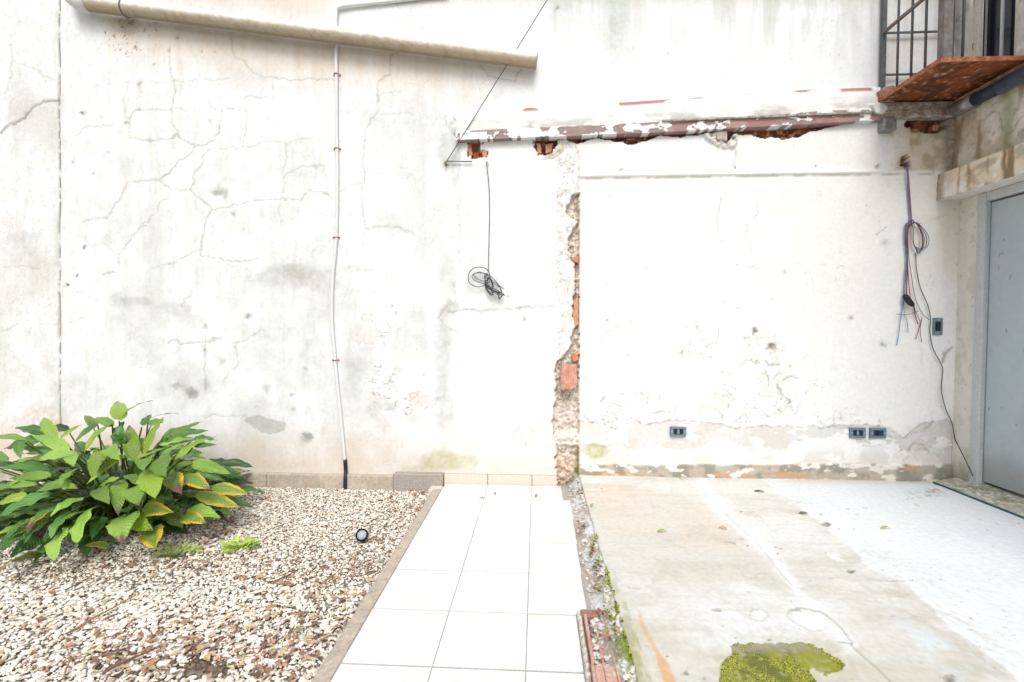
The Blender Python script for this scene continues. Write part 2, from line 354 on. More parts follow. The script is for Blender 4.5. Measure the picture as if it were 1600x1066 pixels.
def build_wall():
    st = .0075
    xs = np.concatenate([np.arange(-7.5, -4.62, .06), np.arange(-4.62, 3.075, st)])
    zs = np.concatenate([np.arange(-.12, 3.86, st), np.arange(3.9, 4.7, .05)])
    X, Z = np.meshgrid(xs, zs); P = np.stack([X, np.zeros_like(X), Z], -1); U, V = PX(P)
    h = np.zeros_like(X)                                   # how far the face stands proud, metres
    n1 = fbm(U*.012, V*.012, 1, 5); n2 = fbm(U*.05, V*.05, 2, 5); n3 = fbm(U*.2, V*.2, 3, 3); st_v = fbm(U*.11, V*.009, 4, 4)
    n4 = fbm(U*.03, V*.03, 21, 5)
    c = np.ones(X.shape+(3,))*np.array([.765,.785,.79])
    left = U < 700
    # ---- broad tones
    rgt = ss(900, 908, U); c = mix(c, (.785,.775,.745), rgt*.85*ss(150, 260, V))
    lw = 1-ss(88, 96, U); c = mix(c, (.67,.675,.63), lw*(.2+.5*ss(.35,.7,n1)))
    grey = ss(.44,.72,n1)*(1-ss(560, 900, U))*.5; c = mix(c, (.55,.56,.54), grey*.8)
    c = mix(c, (.6,.62,.6), ss(.5,.78,n4)*(1-ss(600, 760, U))*.34)
    stv = ss(.52,.8,st_v)*(1-ss(640, 860, U))*.28*ss(30, 120, V)*(1-ss(560, 700, V)); c = mix(c, (.6,.59,.54), stv)
    # streaks falling from above the frame
    top = (1-ss(20, 130, V))*ss(.42,.68,st_v)*ss(820, 900, U)*.42; c = mix(c, (.5,.5,.46), top)
    top2 = (1-ss(-10, 26, V+10*n2))*ss(540, 600, U)*.55; c = mix(c, (.42,.41,.33), top2)
    for cx, w_, l, s in ((957,17,130,.6),(975,10,60,.4),(868,16,60,.3),(1205,14,70,.3),(1135,12,40,.3),(905,20,60,.2),(1330,14,60,.25)):
        m = np.exp(-((U-cx+ (n2-.5)*12)/ (w_*(1-.5*np.clip(V/l,0,1))))**2)*(1-ss(.25*l, l*1.15, V))*s*(.5+n3); c = mix(c, (.4,.46,.38), np.clip(m,0,.8))
    for cx, s in ((248,.18),(236,.2),(197,.24),(168,.15),(300,.12),(660,.2),(690,.16),(735,.12)):
        m = np.exp(-((U-cx+(n2-.5)*14)/7)**2)*ss(60,160,V)*(1-ss(480,640,V))*s; c = mix(c, (.52,.51,.47), m)
    mot = fbm(U*.085, V*.085, 33, 5); c = mix(c, (.6,.605,.59), ss(.5,.72,mot)*(1-.75*ss(600,900,U))*.3)
    c = mix(c, (.5,.49,.45), ss(.6,.74,fbm(U*.22,V*.05,34,4))*(1-.8*ss(500,800,U))*.22)
    hair = np.abs(fbm(U*.02, V*.02, 35, 5)-.5); c = mix(c, (.42,.41,.38), np.exp(-(hair/.0035)**2)*ss(.5,.62,n4)*(1-.6*ss(700,900,U))*.45)
    hair = np.abs(fbm(U*.03, V*.026, 36, 5)-.52); c = mix(c, (.42,.41,.38), np.exp(-(hair/.004)**2)*ss(.52,.6,n1)*.4)
    # tan wash below the drain pipe
    pipe_y = 22+(U-140)*.1215
    tan = ss(-5, 6, V-pipe_y)*(1-ss(18, 95, V-pipe_y+30*(n2-.5)))*ss(150,185,U)*(1-ss(640,860,U))*.62; c = mix(c, (.6,.49,.36), tan*(.35+.9*st_v))
    above = (1-ss(-2,30,pipe_y-18-V))*0 + ss(150,300,U)*(1-ss(480,560,U))*(1-ss(-30,4,V-pipe_y+22))*.5; c = mix(c, (.62,.5,.4), above)
    m = blob(U,V,200,38,26,22,.6,3); c = mix(c, (.3,.22,.13), m*(.3+.9*n3)); 
    # grey smudges on the left wall
    for a in ((440,430,50,26,.55),(470,425,46,14,.5),(510,440,30,20,.45),(185,468,22,14,.5),(210,470,30,9,.5),(210,500,40,34,.22),(275,482,30,12,.4),(300,500,26,18,.25),
              (500,470,30,50,.26),(485,560,30,60,.3),(430,520,50,30,.22),(560,560,26,60,.32),(640,520,40,60,.3),(650,640,60,40,.22),(690,560,16,90,.42),(700,660,18,60,.36),
              (550,420,20,10,.4),(575,421,18,6,.4),(545,470,18,40,.25),(548,600,16,50,.34),(170,375,14,16,.3),(340,301,16,5,.6),(700,235,18,30,.45),(712,262,8,40,.3),(706,480,14,14,.55),(700,440,14,50,.3),
              (40,400,60,30,.25),(30,370,30,12,.35),(700,505,10,50,.28),(600,640,30,40,.3),(280,600,60,40,.25),(120,620,50,40,.28),(420,650,50,30,.2),(30,160,26,60,.3),(940,630,40,30,.15),(1030,500,16,16,.22),(1000,505,18,14,.2),(1385,380,8,6,.3)):
        m = blob(U,V,*a[:4],a[4],7); c = mix(c, (.4,.4,.37), np.clip(m*(.4+.8*ss(.25,.75,n3*.5+n2*.5)),0,.8))
    # damp, tan and green at the foot
    foot = ss(640, 735, V+50*(n1-.5))*(1-ss(860,872,U)); c = mix(c, (.6,.5,.39), foot*.62*(.45+.9*n2))
    foot2 = ss(650, 700, V+40*(n4-.5))*(1-ss(250,330,U)); c = mix(c, (.62,.47,.36), foot2*.6)
    m = blob(U,V,702,722,48,22,.7,9)+blob(U,V,640,735,30,12,.4,9); c = mix(c, (.36,.36,.16), np.clip(m,0,1)*(.4+.7*n3))
    m = blob(U,V,70,655,50,30,.4,10); c = mix(c, (.45,.36,.25), m*n3*1.5)
    # grey peeled patches (a layer of paint gone)
    for pts in ([(380,655),(405,648),(420,655),(444,660),(443,672),(430,678),(408,677),(395,668)], [(472,680),(486,677),(492,685),(478,688)],
                [(288,612),(300,604),(309,612),(306,622),(292,624)], [(268,600),(280,598),(284,606),(272,610)]):
        m = inpoly(U+(n3-.5)*9, V+(n2-.5)*12, pts).astype(float); c = mix(c, (.43,.43,.4), m*.8*(.6+.6*n3)); h -= m*.0025
    # crazed, flaking zones
    rid = np.abs(fbm(U*.055, V*.055, 11, 3)-.5); fl = fbm(U*.035, V*.045, 13, 4)
    for cx, cy_, rx, ry, s in ((585,520,40,40,.8),(622,615,50,50,.9),(600,600,30,40,.7),(640,630,30,30,.7),(575,480,14,30,.5),(1010,620,50,50,.7),(965,640,40,34,.7),(1080,540,40,60,.5),(1195,570,40,70,.75),(1170,640,90,40,.8),(1240,600,40,50,.5),(1110,620,60,30,.6),(960,520,40,60,.3),(1300,650,80,24,.5),(1440,690,50,40,.9),(1480,640,20,60,.4),(870,690,30,30,.4),(800,690,40,16,.35),(1010,460,50,40,.3),(880,280,18,50,.5),(880,480,14,100,.3)):
        z = blob(U,V,cx,cy_,rx,ry,1,14,.6); e = z*(1-ss(.005,.018,rid))*s*ss(.38,.55,n2)*1.5; c = mix(c, (.36,.33,.29), np.clip(e,0,.8))
        pl = z*s*ss(.52,.54,fl); c = mix(c, (.64,.62,.58), pl*.6); h -= pl*.004; h += z*s*(n2-.5)*.008
    # peeled band over the right skirting
    yt = np.interp(U, [905,935,960,985,1010,1050,1085,1150,1200,1260,1330,1390,1410,1440,1475,1500], [658,664,668,655,662,658,655,672,664,668,664,668,684,664,652,665]) + (n2-.5)*16
    yb = np.interp(U, [905,1000,1100,1200,1300,1400,1500], [705,700,690,694,686,690,720]) + (n4-.5)*44
    pe = rgt*ss(-1.2,1.2,V-yt)*(1-ss(-2,2,V-yb))*ss(.36,.4,fbm(U*.028,V*.06,32,5)); c = mix(c, (.61,.605,.585), pe*(.75+.25*n3)); h -= pe*.004
    c = mix(c, (.56,.51,.44), pe*ss(.55,.7,n4)*.4)
    pe2 = rgt*ss(690,715,V)*ss(.47,.51,fbm(U*.03,V*.05,16,4)); c = mix(c, (.63,.61,.57), pe2*.7); h -= pe2*.003
    pe3 = rgt*ss(705,735,V+(n2-.5)*30)*.3; c = mix(c, (.55,.48,.4), pe3)
    ed = rgt*np.exp(-((V-yt)/1.3)**2)*ss(.4,.6,n3); c = mix(c, (.35,.32,.28), ed*.75)
    ed = rgt*np.exp(-((V-yb)/1.2)**2)*ss(.45,.6,n3); c = mix(c, (.4,.36,.3), ed*.6)
    m = blob(U,V,930,705,22,14,.8,12); c = mix(c, (.35,.37,.08), m*(.3+.8*n3))
    # remains of the skirting under the right panel: brown and orange
    sk = rgt*ss(724,727,V+(n2-.5)*6); skc = mix(np.ones_like(c)*np.array([.43,.39,.33]), (.28,.27,.22), ss(.45,.6,n2)); skc = mix(skc, (.48,.32,.2), ss(.61,.67,fbm(U*.02,V*.09,17,4)))
    skc = mix(skc, (.7,.66,.6), ss(.6,.64,fbm(U*.05,V*.12,18,4)))
    m = ss(736,738.5,V)*(1-ss(1000,1030,U)); skc = mix(skc, (.46,.23,.09), m*.5*ss(.42,.6,n2))
    c = c*(1-sk[...,None]) + skc*sk[...,None]; h += sk*(.008+.012*(n2-.5))
    # white patch
    pa = ((U>935+2*n3)&(U<1164+3*n2)&(V>405)&(V<495+3*n3)).astype(float); c = mix(c, (.87,.87,.86), pa*.95); h += pa*.0015
    # ledge line at the head of the right panel
    ly = 277.5-(U-905)*.0137
    lg = rgt*(1-ss(1452,1462,U)); h += lg*.012*(1-ss(-1.5,1.5,V-ly))*ss(-60,-20,V-ly)*0 + lg*np.exp(-((V-ly+2)/2.6)**2)*.014
    c = mix(c, (.4,.37,.32), lg*np.exp(-((V-ly-2.5)/1.5)**2)*ss(.35,.6,fbm(U*.04,V*.01,19,4))*.9)
    # joint to the neighbour's wall
    jx = 91+(V/640.)*2+(n2-.5)*4; j = np.exp(-((U-jx)/1.7)**2)*(1-ss(650,690,V)); c = mix(c, (.13,.12,.09), j*ss(.3,.5,fbm(U*.3,V*.13,20,3))); h -= j*.012
    j = np.exp(-((U-jx)/9)**2)*(1-ss(620,690,V)); c = mix(c, (.45,.44,.38), j*ss(.45,.7,fbm(U*.1,V*.02,22,3))*.5)
    h -= lw*.006
    # cracks and marks
    wu = U+(fbm(U*.1,V*.1,24,4)-.5)*11; wv = V+(fbm(U*.1,V*.1,25,4)-.5)*11
    for pts, s, hw in CRACKS:
        d = polydist(wu, wv, pts); near = d < 14
        if not near.any(): continue
        a = np.exp(-(d[near]/(hw*1.))**2)*s*(.4+1.1*n2[near])*1.1; a = np.clip(a,0,.92)
        c[near] = c[near]*(1-a[:,None]) + np.array([.27,.25,.215])*a[:,None]; h[near] -= a*.004
    for x, y, r, s in SPOTS:
        q = (np.abs(U-x) < r*3) & (np.abs(V-y) < r*3)
        if not q.any(): continue
        a = np.clip(np.exp(-(np.hypot(wu[q]-x, wv[q]-y)/r)**2)*s*1.15,0,.95); c[q] = c[q]*(1-a[:,None]) + np.array([.14,.12,.09])*a[:,None]; h[q] -= a*.004
    # fine dirt specks top left
    sp_ = (ss(.76,.8,fbm(U*.33,V*.33,31,2)))*(blob(U,V,200,60,60,40,1,5)+.25*(1-ss(80,150,U))); c = mix(c, (.22,.17,.11), np.clip(sp_,0,1)*.8)
    # plaster ridge above the beam
    rt = li(U, RIDGE_TOP); bb = li(U, BEAM_BOT); on = ss(700,716,U+(n2-.5)*20)*(1-ss(1388,1394,U))
    rg = on*ss(-1.5,1.5,V-rt)*(1-ss(-2,2,V-(bb-12))); h += rg*(.03+.012*(n2-.5)+.012*np.sin(np.clip((V-rt)/(bb-12-rt),0,1)*3.14))
    c = mix(c, (.82,.81,.79), rg*.9)
    c = mix(c, (.5,.49,.45), rg*ss(.1,1.,(V-rt)/(bb-12-rt+1e-3))*ss(.5,.64,fbm(U*.025,V*.09,23,4))*.8)
    rd = on*np.exp(-((V-rt-4)/3.8)**4)*ss(.47,.5,fbm(U*.012,V*.03,26,3))*ss(735,760,U); c = mix(c, (.36,.15,.14), rd*.9)
    # holes broken into the wall below the beam
    hole = np.zeros_like(h); hc = np.ones_like(c)*np.array([.5,.2,.1])
    hc = mix(hc, (.16,.07,.045), ss(.45,.62,n2)); hc = mix(hc, (.62,.33,.2), ss(.55,.7,n3)); hc = mix(hc, (.1,.05,.035), ss(1400,1410,U)*ss(.35,.5,n2)*.85)  # last tone paints the shade of the deep corner hole into its brick colour
    hu = U+(n3-.5)*10; hv = V+(n2-.5)*12
    for pts in ([(729,218),(752,218),(753,234),(761,238),(760,247),(733,249),(731,235)], [(837,214),(869,212),(872,226),(862,241),(840,243),(836,230)],
                [(1134,196),(1152,196),(1144,218),(1134,224)], [(1418,178),(1478,180),(1474,205),(1462,212),(1440,207),(1428,209),(1412,196)], [(1408,246),(1421,245),(1423,262),(1408,263)]):
        hole = np.maximum(hole, inpoly(hu, hv, pts).astype(float))
    rag = bb + np.interp(U, [884,900,935,950,985,1005,1030,1060,1140,1160,1200,1235,1290,1320], [3,9,3,6,12,12,3,7,2,10,15,17,5,0])*(.5+n2)
    rg2 = ((V>bb-6)&(V<rag)&(U>886)&(U<1322)).astype(float)
    hole = np.maximum(hole, rg2); c = np.where((hole>.5)[...,None], hc, c); h = np.where(hole>.5, -.06-.025*ss(1400,1410,U)+.03*(n3-.5)+.03*(n2-.5), h)
    lip = inpoly(hu,hv,[(1098,206),(1150,206),(1152,222),(1150,234),(1130,232),(1108,222)])&(hole<.5); c = np.where(lip[...,None], np.array([.62,.6,.55])*(.6+.7*n3[...,None]), c); h = np.where(lip, .012+.05*(n3-.5), h)
    lip = inpoly(hu,hv,[(868,212),(880,214),(880,238),(866,248),(850,250)])&(hole<.5); c = np.where(lip[...,None], np.array([.66,.6,.5])*(.6+.6*n3[...,None]), c); h = np.where(lip, .005+.03*(n3-.5), h)
    # corner under the landing: damp brown plaster and a mortar fillet
    cor = ss(1376,1420,U+(n2-.5)*50)*ss(176,200,V)*(1-ss(262,272,V)); c = mix(c, (.6,.5,.35), np.where(hole>.5,0,cor)*(.45+.7*n2)*.9)
    c = mix(c, (.3,.22,.13), np.where(hole>.5,0,cor)*ss(.5,.68,n2)*.5)
    cor2 = ss(1395,1490,U+(n2-.5)*40)*ss(262,280,V)*(1-ss(380,470,V)); c = mix(c, (.66,.6,.47), cor2*.55)
    fil = ss(1464,1474,U+(n3-.5)*8)*ss(160,170,V)*(1-ss(296,306,V)); c = mix(c, (.3,.26,.2), fil*(.4+.7*n3)); h += fil*.03*(.4+n3)
    # torn-out wall: vertical scar of mortar rubble
    xl = np.interp(V, [a for a,b in STRIP_L], [b for a,b in STRIP_L]) + (fbm(U*.1,V*.14,27,4)-.5)*10
    xr = 904.5+(fbm(U*.1,V*.1,28,3)-.5)*4
    sc = (U>xl)&(U<xr)&(V>300)&(V<790)
    r3 = fbm(U*.16,V*.16,29,5); r4 = fbm(U*.4,V*.4,30,3)
    mc = mix(np.ones_like(c)*np.array([.66,.58,.5]), (.36,.28,.21), ss(.48,.62,r3)); mc = mix(mc, (.7,.66,.6), ss(.5,.62,r4)); mc = mix(mc, (.2,.15,.11), ss(.62,.7,r4)*.7)
    mc = mix(mc, (.56,.38,.26), ss(700,735,V)*.5); mc = mix(mc, (.72,.68,.63), ss(672,682,V)*(1-ss(694,702,V))*.9)
    mc = mix(mc, (.68,.58,.54), ss(628,640,V)*(1-ss(662,672,V))*.7); mc = mix(mc, (.2,.23,.06), ss(690,715,V)*ss(897,903,U)*.75)
    c = np.where(sc[...,None], mc, c); h = np.where(sc, -.045+.06*(r3-.5)+.035*(r4-.5)+.03*ss(672,682,V)*(1-ss(694,702,V)), h)
    edge = (~sc)&(np.abs(U-xl)<3)&(V>305)&(V<748)&(U<xr); c = mix(c, (.6,.5,.4), edge*.7)
    ed2 = (~sc)&(U>=xr)&(U<xr+2.6)&(V>300)&(V<748); c = mix(c, (.7,.5,.36), ed2*.5)
    rough = (U>870+10*(n2-.5))&(U<=np.minimum(xl,905))&(V>218)&(V<600); h += rough*(.02*(n2-.45)+.012*(r3-.5)); c = mix(c, (.62,.59,.54), rough*ss(.5,.6,r3)*.7); c = mix(c, (.36,.32,.27), rough*ss(.62,.7,r4)*.7)
    ed3 = (np.abs(U-904-4*(n3-.5))<1.6)&(V>222)&(V<310); c = mix(c, (.5,.46,.41), ed3*ss(.4,.6,n3)*.7)
    h += rgt*.006 + (n1-.5)*.012 + (n2-.5)*.002
    P[...,1] = -h
    root = empty('courtyard_wall', (-1.5, 0, -.12))
    tag(root, 'long white plastered courtyard wall, cracked and peeling, facing the camera', 'wall')
    i0 = int(np.searchsorted(xs, WP(92,300)[0])); i1 = int(np.searchsorted(xs, WP(905.5,500)[0]))
    for a, b, lb in ((0, i0, 'greyish plaster left of the dark vertical joint'), (i0, i1, 'stained and cracked white plaster above gravel and path'), (i1, len(xs)-1, 'smoother cream plaster right of the broken brick scar')):
        o = link('plaster_panel', gridmesh('plaster_panel', P[:, a:b+1], c[:, a:b+1]), MT['plaster'], root); o['label'] = lb
    MB().box(-7.5, 3.3, .11, .36, -.15, 4.72).build('masonry_core', MT['core'], root)
    return root
WALL = build_wall()

# ---- bricks showing in the scar and in the holes
def brick_at(pts, y0, y1, m, parent=WALL, name='brick', seed=0):
    """a broken brick: outline in the photo on the wall, from depth y0 (front) to y1"""
    rnd = random.Random(seed); n = len(pts); v = []
    for y, sh in ((y0, .93), (y0+.006, 1.), (y1, 1.)):
        cx = sum(p[0] for p in pts)/n; cz = sum(p[1] for p in pts)/n
        for x, z in pts:
            q = WP(cx+(x-cx)*sh, cz+(z-cz)*sh, 0); v.append((q[0], y+rnd.uniform(-.003,.003), q[2]))
    f = [tuple(range(n))] + [(k*n+i, (k+1)*n+i, (k+1)*n+(i+1)%n, k*n+(i+1)%n) for k in (0,1) for i in range(n)]
    mb = MB(); mb.add(v, f); return mb.build(name, m, parent)
# the big ribbed clay tile piece
def clay_piece():
    us = np.linspace(879, 899, 13); vs = np.linspace(569, 605, 10); Vv = np.zeros((10,13,3))
    for j, v_ in enumerate(vs):
        for i, u_ in enumerate(us):
            t = i/12; q = WP(u_+(2 if j > 7 else 0)*(.5-t), v_ + (5*abs(math.sin(i*1.1))*(1 if j == 9 else 0)) - 3*t*(1 if j == 9 else .2), 0)
            rib = .009*abs(math.sin(t*math.pi*2.5)); Vv[j,i] = (q[0], -.012-rib-.018*math.sin(t*math.pi), q[2])
    o = link('brick', gridmesh('brick', Vv, flip=False, smooth=False), MT['brickp'], WALL)
    s = o.modifiers.new('s', 'SOLIDIFY'); s.thickness = .02; s.offset = -1
    o['label'] = 'salmon ribbed clay block piece standing out of the scar'
clay_piece()
brick_at([(890,402),(904,401),(904,411),(897,409)], -.012, .05, MT['brick'], seed=1)
brick_at([(897,470),(903,462),(903,508),(899,512),(895,494)], -.008, .05, MT['brick'], seed=2)
brick_at([(893,556),(903,553),(904,563),(896,566)], 0, .05, MT['brick'], seed=3)
brick_at([(753,236),(760,233),(762,244),(754,247)], .005, .07, MT['brick'], seed=4)
brick_at([(730,224),(735,223),(738,240),(733,247)], .012, .07, MT['brick'], seed=5)
brick_at([(738,236),(748,236),(748,247),(739,247)], .025, .07, MT['rust'], seed=6)
brick_at([(838,222),(845,224),(846,238),(840,240)], .012, .07, MT['brick'], seed=7)
brick_at([(852,224),(864,222),(862,236),(853,238)], .02, .07, MT['brick'], seed=8)
brick_at([(1462,194),(1471,193),(1470,203),(1461,203)], .02, .07, MT['brick'], seed=9)
brick_at([(1428,200),(1440,199),(1439,205),(1431,206)], .025, .07, MT['brick'], seed=10)
brick_at([(1116,208),(1134,206),(1134,222),(1118,220)], -.03, .05, MT['core'], name='concrete_stub', seed=11)

# ---- rust red flashing beam with flaking paint
def beam():
    nx, nz = 640, 15
    us = np.linspace(712, 1380, nx); P = np.zeros((nz, nx, 3))
    for i, u_ in enumerate(us):
        b = WP(u_, li(u_, BEAM_BOT)-2, -.045); t = WP(u_, li(u_, BEAM_BOT)-np.interp(u_, [712,1040,1300,1380],[17,19,22,21]), -.045)
        for k in range(nz): P[k, i] = b + (t-b)*k/(nz-1)
    U, V = PX(P); n = fbm(U*.06, V*.09, 40, 4); n2 = fbm(U*.018, V*.05, 41, 4); n3 = fbm(U*.2, V*.2, 42, 3)
    c = np.ones(P.shape)*np.array([.33,.185,.175]); c = mix(c, (.42,.27,.25), ss(.4,.7,n)); c = mix(c, (.25,.23,.22), ss(.5,.56,n2)*.75)
    kk = (np.arange(nz)/(nz-1))[:,None]*np.ones((1,nx))
    bias = .03*ss(1000,1060,U); fl = ss(.54,.55,fbm(U*.07,V*.12,43,4)*.6+n2*.4+bias) ; c = mix(c, (.06,.055,.05), ss(.512,.543,fbm(U*.07,V*.12,43,4)*.6+n2*.4+bias)*.8); c = mix(c, (.8,.79,.77), fl)
    tp = ss(.0,.12,kk-(.93+.25*(n-.5)*2)); c = mix(c, (.78,.77,.74), tp); fl = np.maximum(fl, tp)
    blk = ((U>719)&(U<761)&(kk>.12)&(kk<.8)); c = np.where(blk[...,None], np.array([.8,.8,.78]), c)
    P[...,1] -= fl*.004 + (n3-.5)*.003
    # ends and underside
    P2 = np.concatenate([P[:1]*1, P, P[-1:]*1], 0); P2[0,:,1] = .03; P2[-1,:,1] = .0
    c2 = np.concatenate([c[:1]*.8, c, c[-1:]], 0)
    o = link('flashing_beam', gridmesh('flashing_beam', P2, c2), MT['beam'], WALL); o['label'] = 'long beam with flaking dark red and white paint'
    lip = MB(); a = []
    pts = [WP(u_, li(u_, BEAM_BOT)-.6, -.05) for u_ in np.linspace(715, 1379, 12)]
    for i, p in enumerate(pts):
        for dy, dz in ((-.012,.006),(-.012,-.005),(.05,-.005),(.05,.006)): a.append((p[0], p[1]+dy, p[2]+dz))
    f = [(i*4+k, i*4+(k+1)%4, (i+1)*4+(k+1)%4, (i+1)*4+k) for i in range(11) for k in range(4)] + [(3,2,1,0),(44,45,46,47)]
    lip.add(a, f); lip.build('flange', mat('flange_paint', (.4,.4,.35), .6, .2, 30, .2, 90, col2=(.22,.2,.16)), o)
beam()

# ---- skirting
def skirting():
    zt = lambda px, py: WP(px, py, -.03)
    xa, xb, xc, xd, xe = [zt(u_, 745)[0] for u_ in (-300, 616, 694, 870, 905)]
    for a, b, top, dep, m, lb in ((-4.9, -3.3, .052, .028, 'skirt', None), (-3.297, -2.1, .055, .03, 'skirt', None), (-2.097, xb-.003, .052, .032, 'skirt', None), (xb, xc-.004, .075, .045, 'skirt2', 'rough dark grey cement block in the skirting')):
        o = MB().box(a, b, -dep-.015, .02, -.13, top, .005).build('skirting_board', MT[m], WALL)
        if lb: o['label'] = lb
    w3 = (xd-xc)/2.55
    for i in range(3):
        a = xc+i*w3; b = min(a+w3-.004, xd)
        MB().box(a, b, -.035, .02, -.03, .072, .003).build('skirting_tile', MT['skirt_tile'], WALL)
    MB().box(xc, xd, -.022, .02, .0725, .085, .003).build('skirting_cap', MT['mortar_plain'], WALL)
MT['mortar_plain'] = mat('mortar_plain', (.66,.62,.56), .95, .2, 30, .4, 120)
skirting()

# ================================================================== THINGS ON THE BACK WALL
# ---- big sloping drain pipe
def drain():
    A = WP(128, 4, -.085); B = WP(839, 95.5, -.075); A = np.array(A); B = np.array(B)
    r = .057; n = 28; m = 140; d = (B-A)/np.linalg.norm(B-A); up = np.cross(np.array([0,-1,0]), d); up /= np.linalg.norm(up); 
    if up[2] < 0: up = -up
    out = np.cross(up, d); 
    if out[1] > 0: out = -out
    V = []; C = []
    for i in range(m+1):
        t = i/m; p = A+(B-A)*t
        for k in range(n):
            an = 2*math.pi*k/n; q = p + (up*math.cos(an)+out*math.sin(an))*r; V.append(q)
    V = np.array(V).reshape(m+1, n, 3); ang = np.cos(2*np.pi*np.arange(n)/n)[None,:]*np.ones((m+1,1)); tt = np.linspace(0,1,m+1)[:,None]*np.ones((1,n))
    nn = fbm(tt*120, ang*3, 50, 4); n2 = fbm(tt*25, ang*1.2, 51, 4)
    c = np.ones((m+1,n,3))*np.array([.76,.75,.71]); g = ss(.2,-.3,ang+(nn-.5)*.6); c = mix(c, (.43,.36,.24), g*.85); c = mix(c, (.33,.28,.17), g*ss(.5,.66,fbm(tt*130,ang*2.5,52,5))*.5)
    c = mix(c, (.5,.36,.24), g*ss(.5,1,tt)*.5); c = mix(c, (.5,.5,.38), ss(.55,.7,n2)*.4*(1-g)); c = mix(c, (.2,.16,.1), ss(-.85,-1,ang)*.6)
    V2 = np.concatenate([V, V[:, :1]], 1); c2 = np.concatenate([c, c[:, :1]], 1)
    root = empty('drain_pipe', tuple(A)); tag(root, 'thick sloping white drain pipe with brown weathered underside, high on the wall', 'pipe')
    o = link('pipe', gridmesh('pipe', V2, c2), MT['pipe'], root); s = o.modifiers.new('s', 'SOLIDIFY'); s.thickness = .007; s.offset = -1
    mb = MB(); s0 = A+d*.0; e = [s0-d*.015, s0+d*.0, s0+d*.02, s0+d*.06]; mb.tube(e, [.066,.068,.068,.062], 28, False)
    o = mb.build('socket', MT['conduit'], root, True); s = o.modifiers.new('s', 'SOLIDIFY'); s.thickness = .006; s.offset = -1
    el = crom([A+d*.03, A-d*.05+np.array([0,0,.01]), A-d*.09+np.array([0,0,.07]), A-d*.1+np.array([0,0,.25]), A-d*.1+np.array([0,0,.8])], 6)
    MB().tube(el, .056, 24, False).build('elbow', MT['conduit'], root, True)
    c0 = A + d*((WP(211,15)[0]-A[0])/d[0]); ring = [c0 + (up*math.cos(a)+out*math.sin(a))*(r+.004) for a in np.linspace(0, 2*math.pi, 33)]
    MB().tube(ring, .0045, 6, False).build('clamp', MT['wire_grey'], root, True)
drain()

# ---- thin conduit
def conduit():
    root = empty('conduit', tuple(WP(538,765,-.02))); tag(root, 'thin white conduit running down the wall to the gravel, black at its foot', 'conduit')
    y = -.018
    pts = [(700,-8),(640,-1),(600,3),(560,7),(538,9.5),(529,12),(525.5,20),(525,60),(525.5,120),(526,200),(527,280),(526,350),(524,390),(520,430),(518.5,470),(519,510),(522,545),(526,590),(531,640),(536,690),(539,722)]
    MB().tube(crom([WP(a,b,y) for a,b in pts],5), .0125, 10).build('pipe', MT['conduit'], root, True)
    MB().tube(crom([WP(539,718,y),WP(540,735,y),WP(539.5,748,y-.035),WP(538.5,772,y-.045)],5), .0145, 10).build('foot_sleeve', MT['black'], root, True)
    for a, b in ((525.5,116),(526,232),(524.5,371),(523.5,563)):
        p = WP(a,b,y); mb = MB(); mb.tube([(p[0]+.0165*math.cos(t), p[1]-.0165*math.sin(t), p[2]) for t in np.linspace(0,math.pi,13)], .003, 6); mb.box(p[0]-.03,p[0]-.014,-.006,.004,p[2]-.006,p[2]+.006,.001); mb.box(p[0]+.014,p[0]+.028,-.006,.004,p[2]-.006,p[2]+.006,.001)
        mb.build('clip', MT['rust_edge'], root)
conduit()

# ---- stay wire and its bolt
def stay():
    a = WP(697,254,-.03); b = WP(862,-12,-.12)
    root = empty('stay_wire', tuple(a)); tag(root, 'thin straight dark wire slanting up across the drain pipe from a wall bolt', 'wire')
    b2 = a+(b-a)*1.35
    MB().tube([a, (a+b2)/2+np.array([0,0,-.004]), b2], .0032, 6).build('wire', MT['wire'], root, True)
    p = WP(697,258,0); MB().tube([p+np.array([0,.03,0]), p+np.array([0,-.045,.006])], .007, 8).build('bolt', MT['steel_r'], root, True)
    MB().tube([WP(697,252,-.02), WP(738,252.5,-.02)], .004, 6).build('rod', MT['wire_grey'], root, True)
stay()

# ---- cable tangle
def tangle():
    rnd = random.Random(5); root = empty('cable_tangle', tuple(WP(762,256,-.01))); tag(root, 'grey cable hanging from the wall, ending in a tangled coil', 'cable')
    pts = [WP(760,254,.02),WP(760.5,257,-.02),WP(764,290,-.018),WP(765,330,-.018),WP(764,380,-.02),WP(763,425,-.03)]
    MB().tube(crom(pts,6), .0034, 6).build('hanging_lead', MT['wire_grey'], root, True)
    loops = [(747,432,15,13,0,1),(751,433,13,7,.3,2),(763,442,7,14,.2,2),(770,446,13,14,.5,2),(762,452,7,9,0,1),(772,441,11,9,.8,1),(772,454,12,6,.3,2)]
    for k, (cx, cz, rx, rz, ph, n) in enumerate(loops):
        P = []
        N = int(n*12)
        for i in range(N+1):
            t = ph+2*math.pi*n*i/N; j = 1+.18*math.sin(t*.37+k)+rnd.uniform(-.03,.03)
            P.append(WP(cx+rx*j*math.cos(t)+2*math.sin(t*.31), cz+rz*j*math.sin(t+.3*k)+2*math.cos(t*.23), -.03-.018*math.sin(t*.5+k)-.004*k))
        MB().tube(crom(P,3), .0031, 6).build('coil', MT['wire_grey' if k % 2 else 'wire'], root, True)
    MB().tube(crom([WP(775,455,-.04),WP(779,462,-.04),WP(780,467,-.035),WP(787,459,-.035)],5), .004, 6).build('loose_end', MT['wire'], root, True)
tangle()

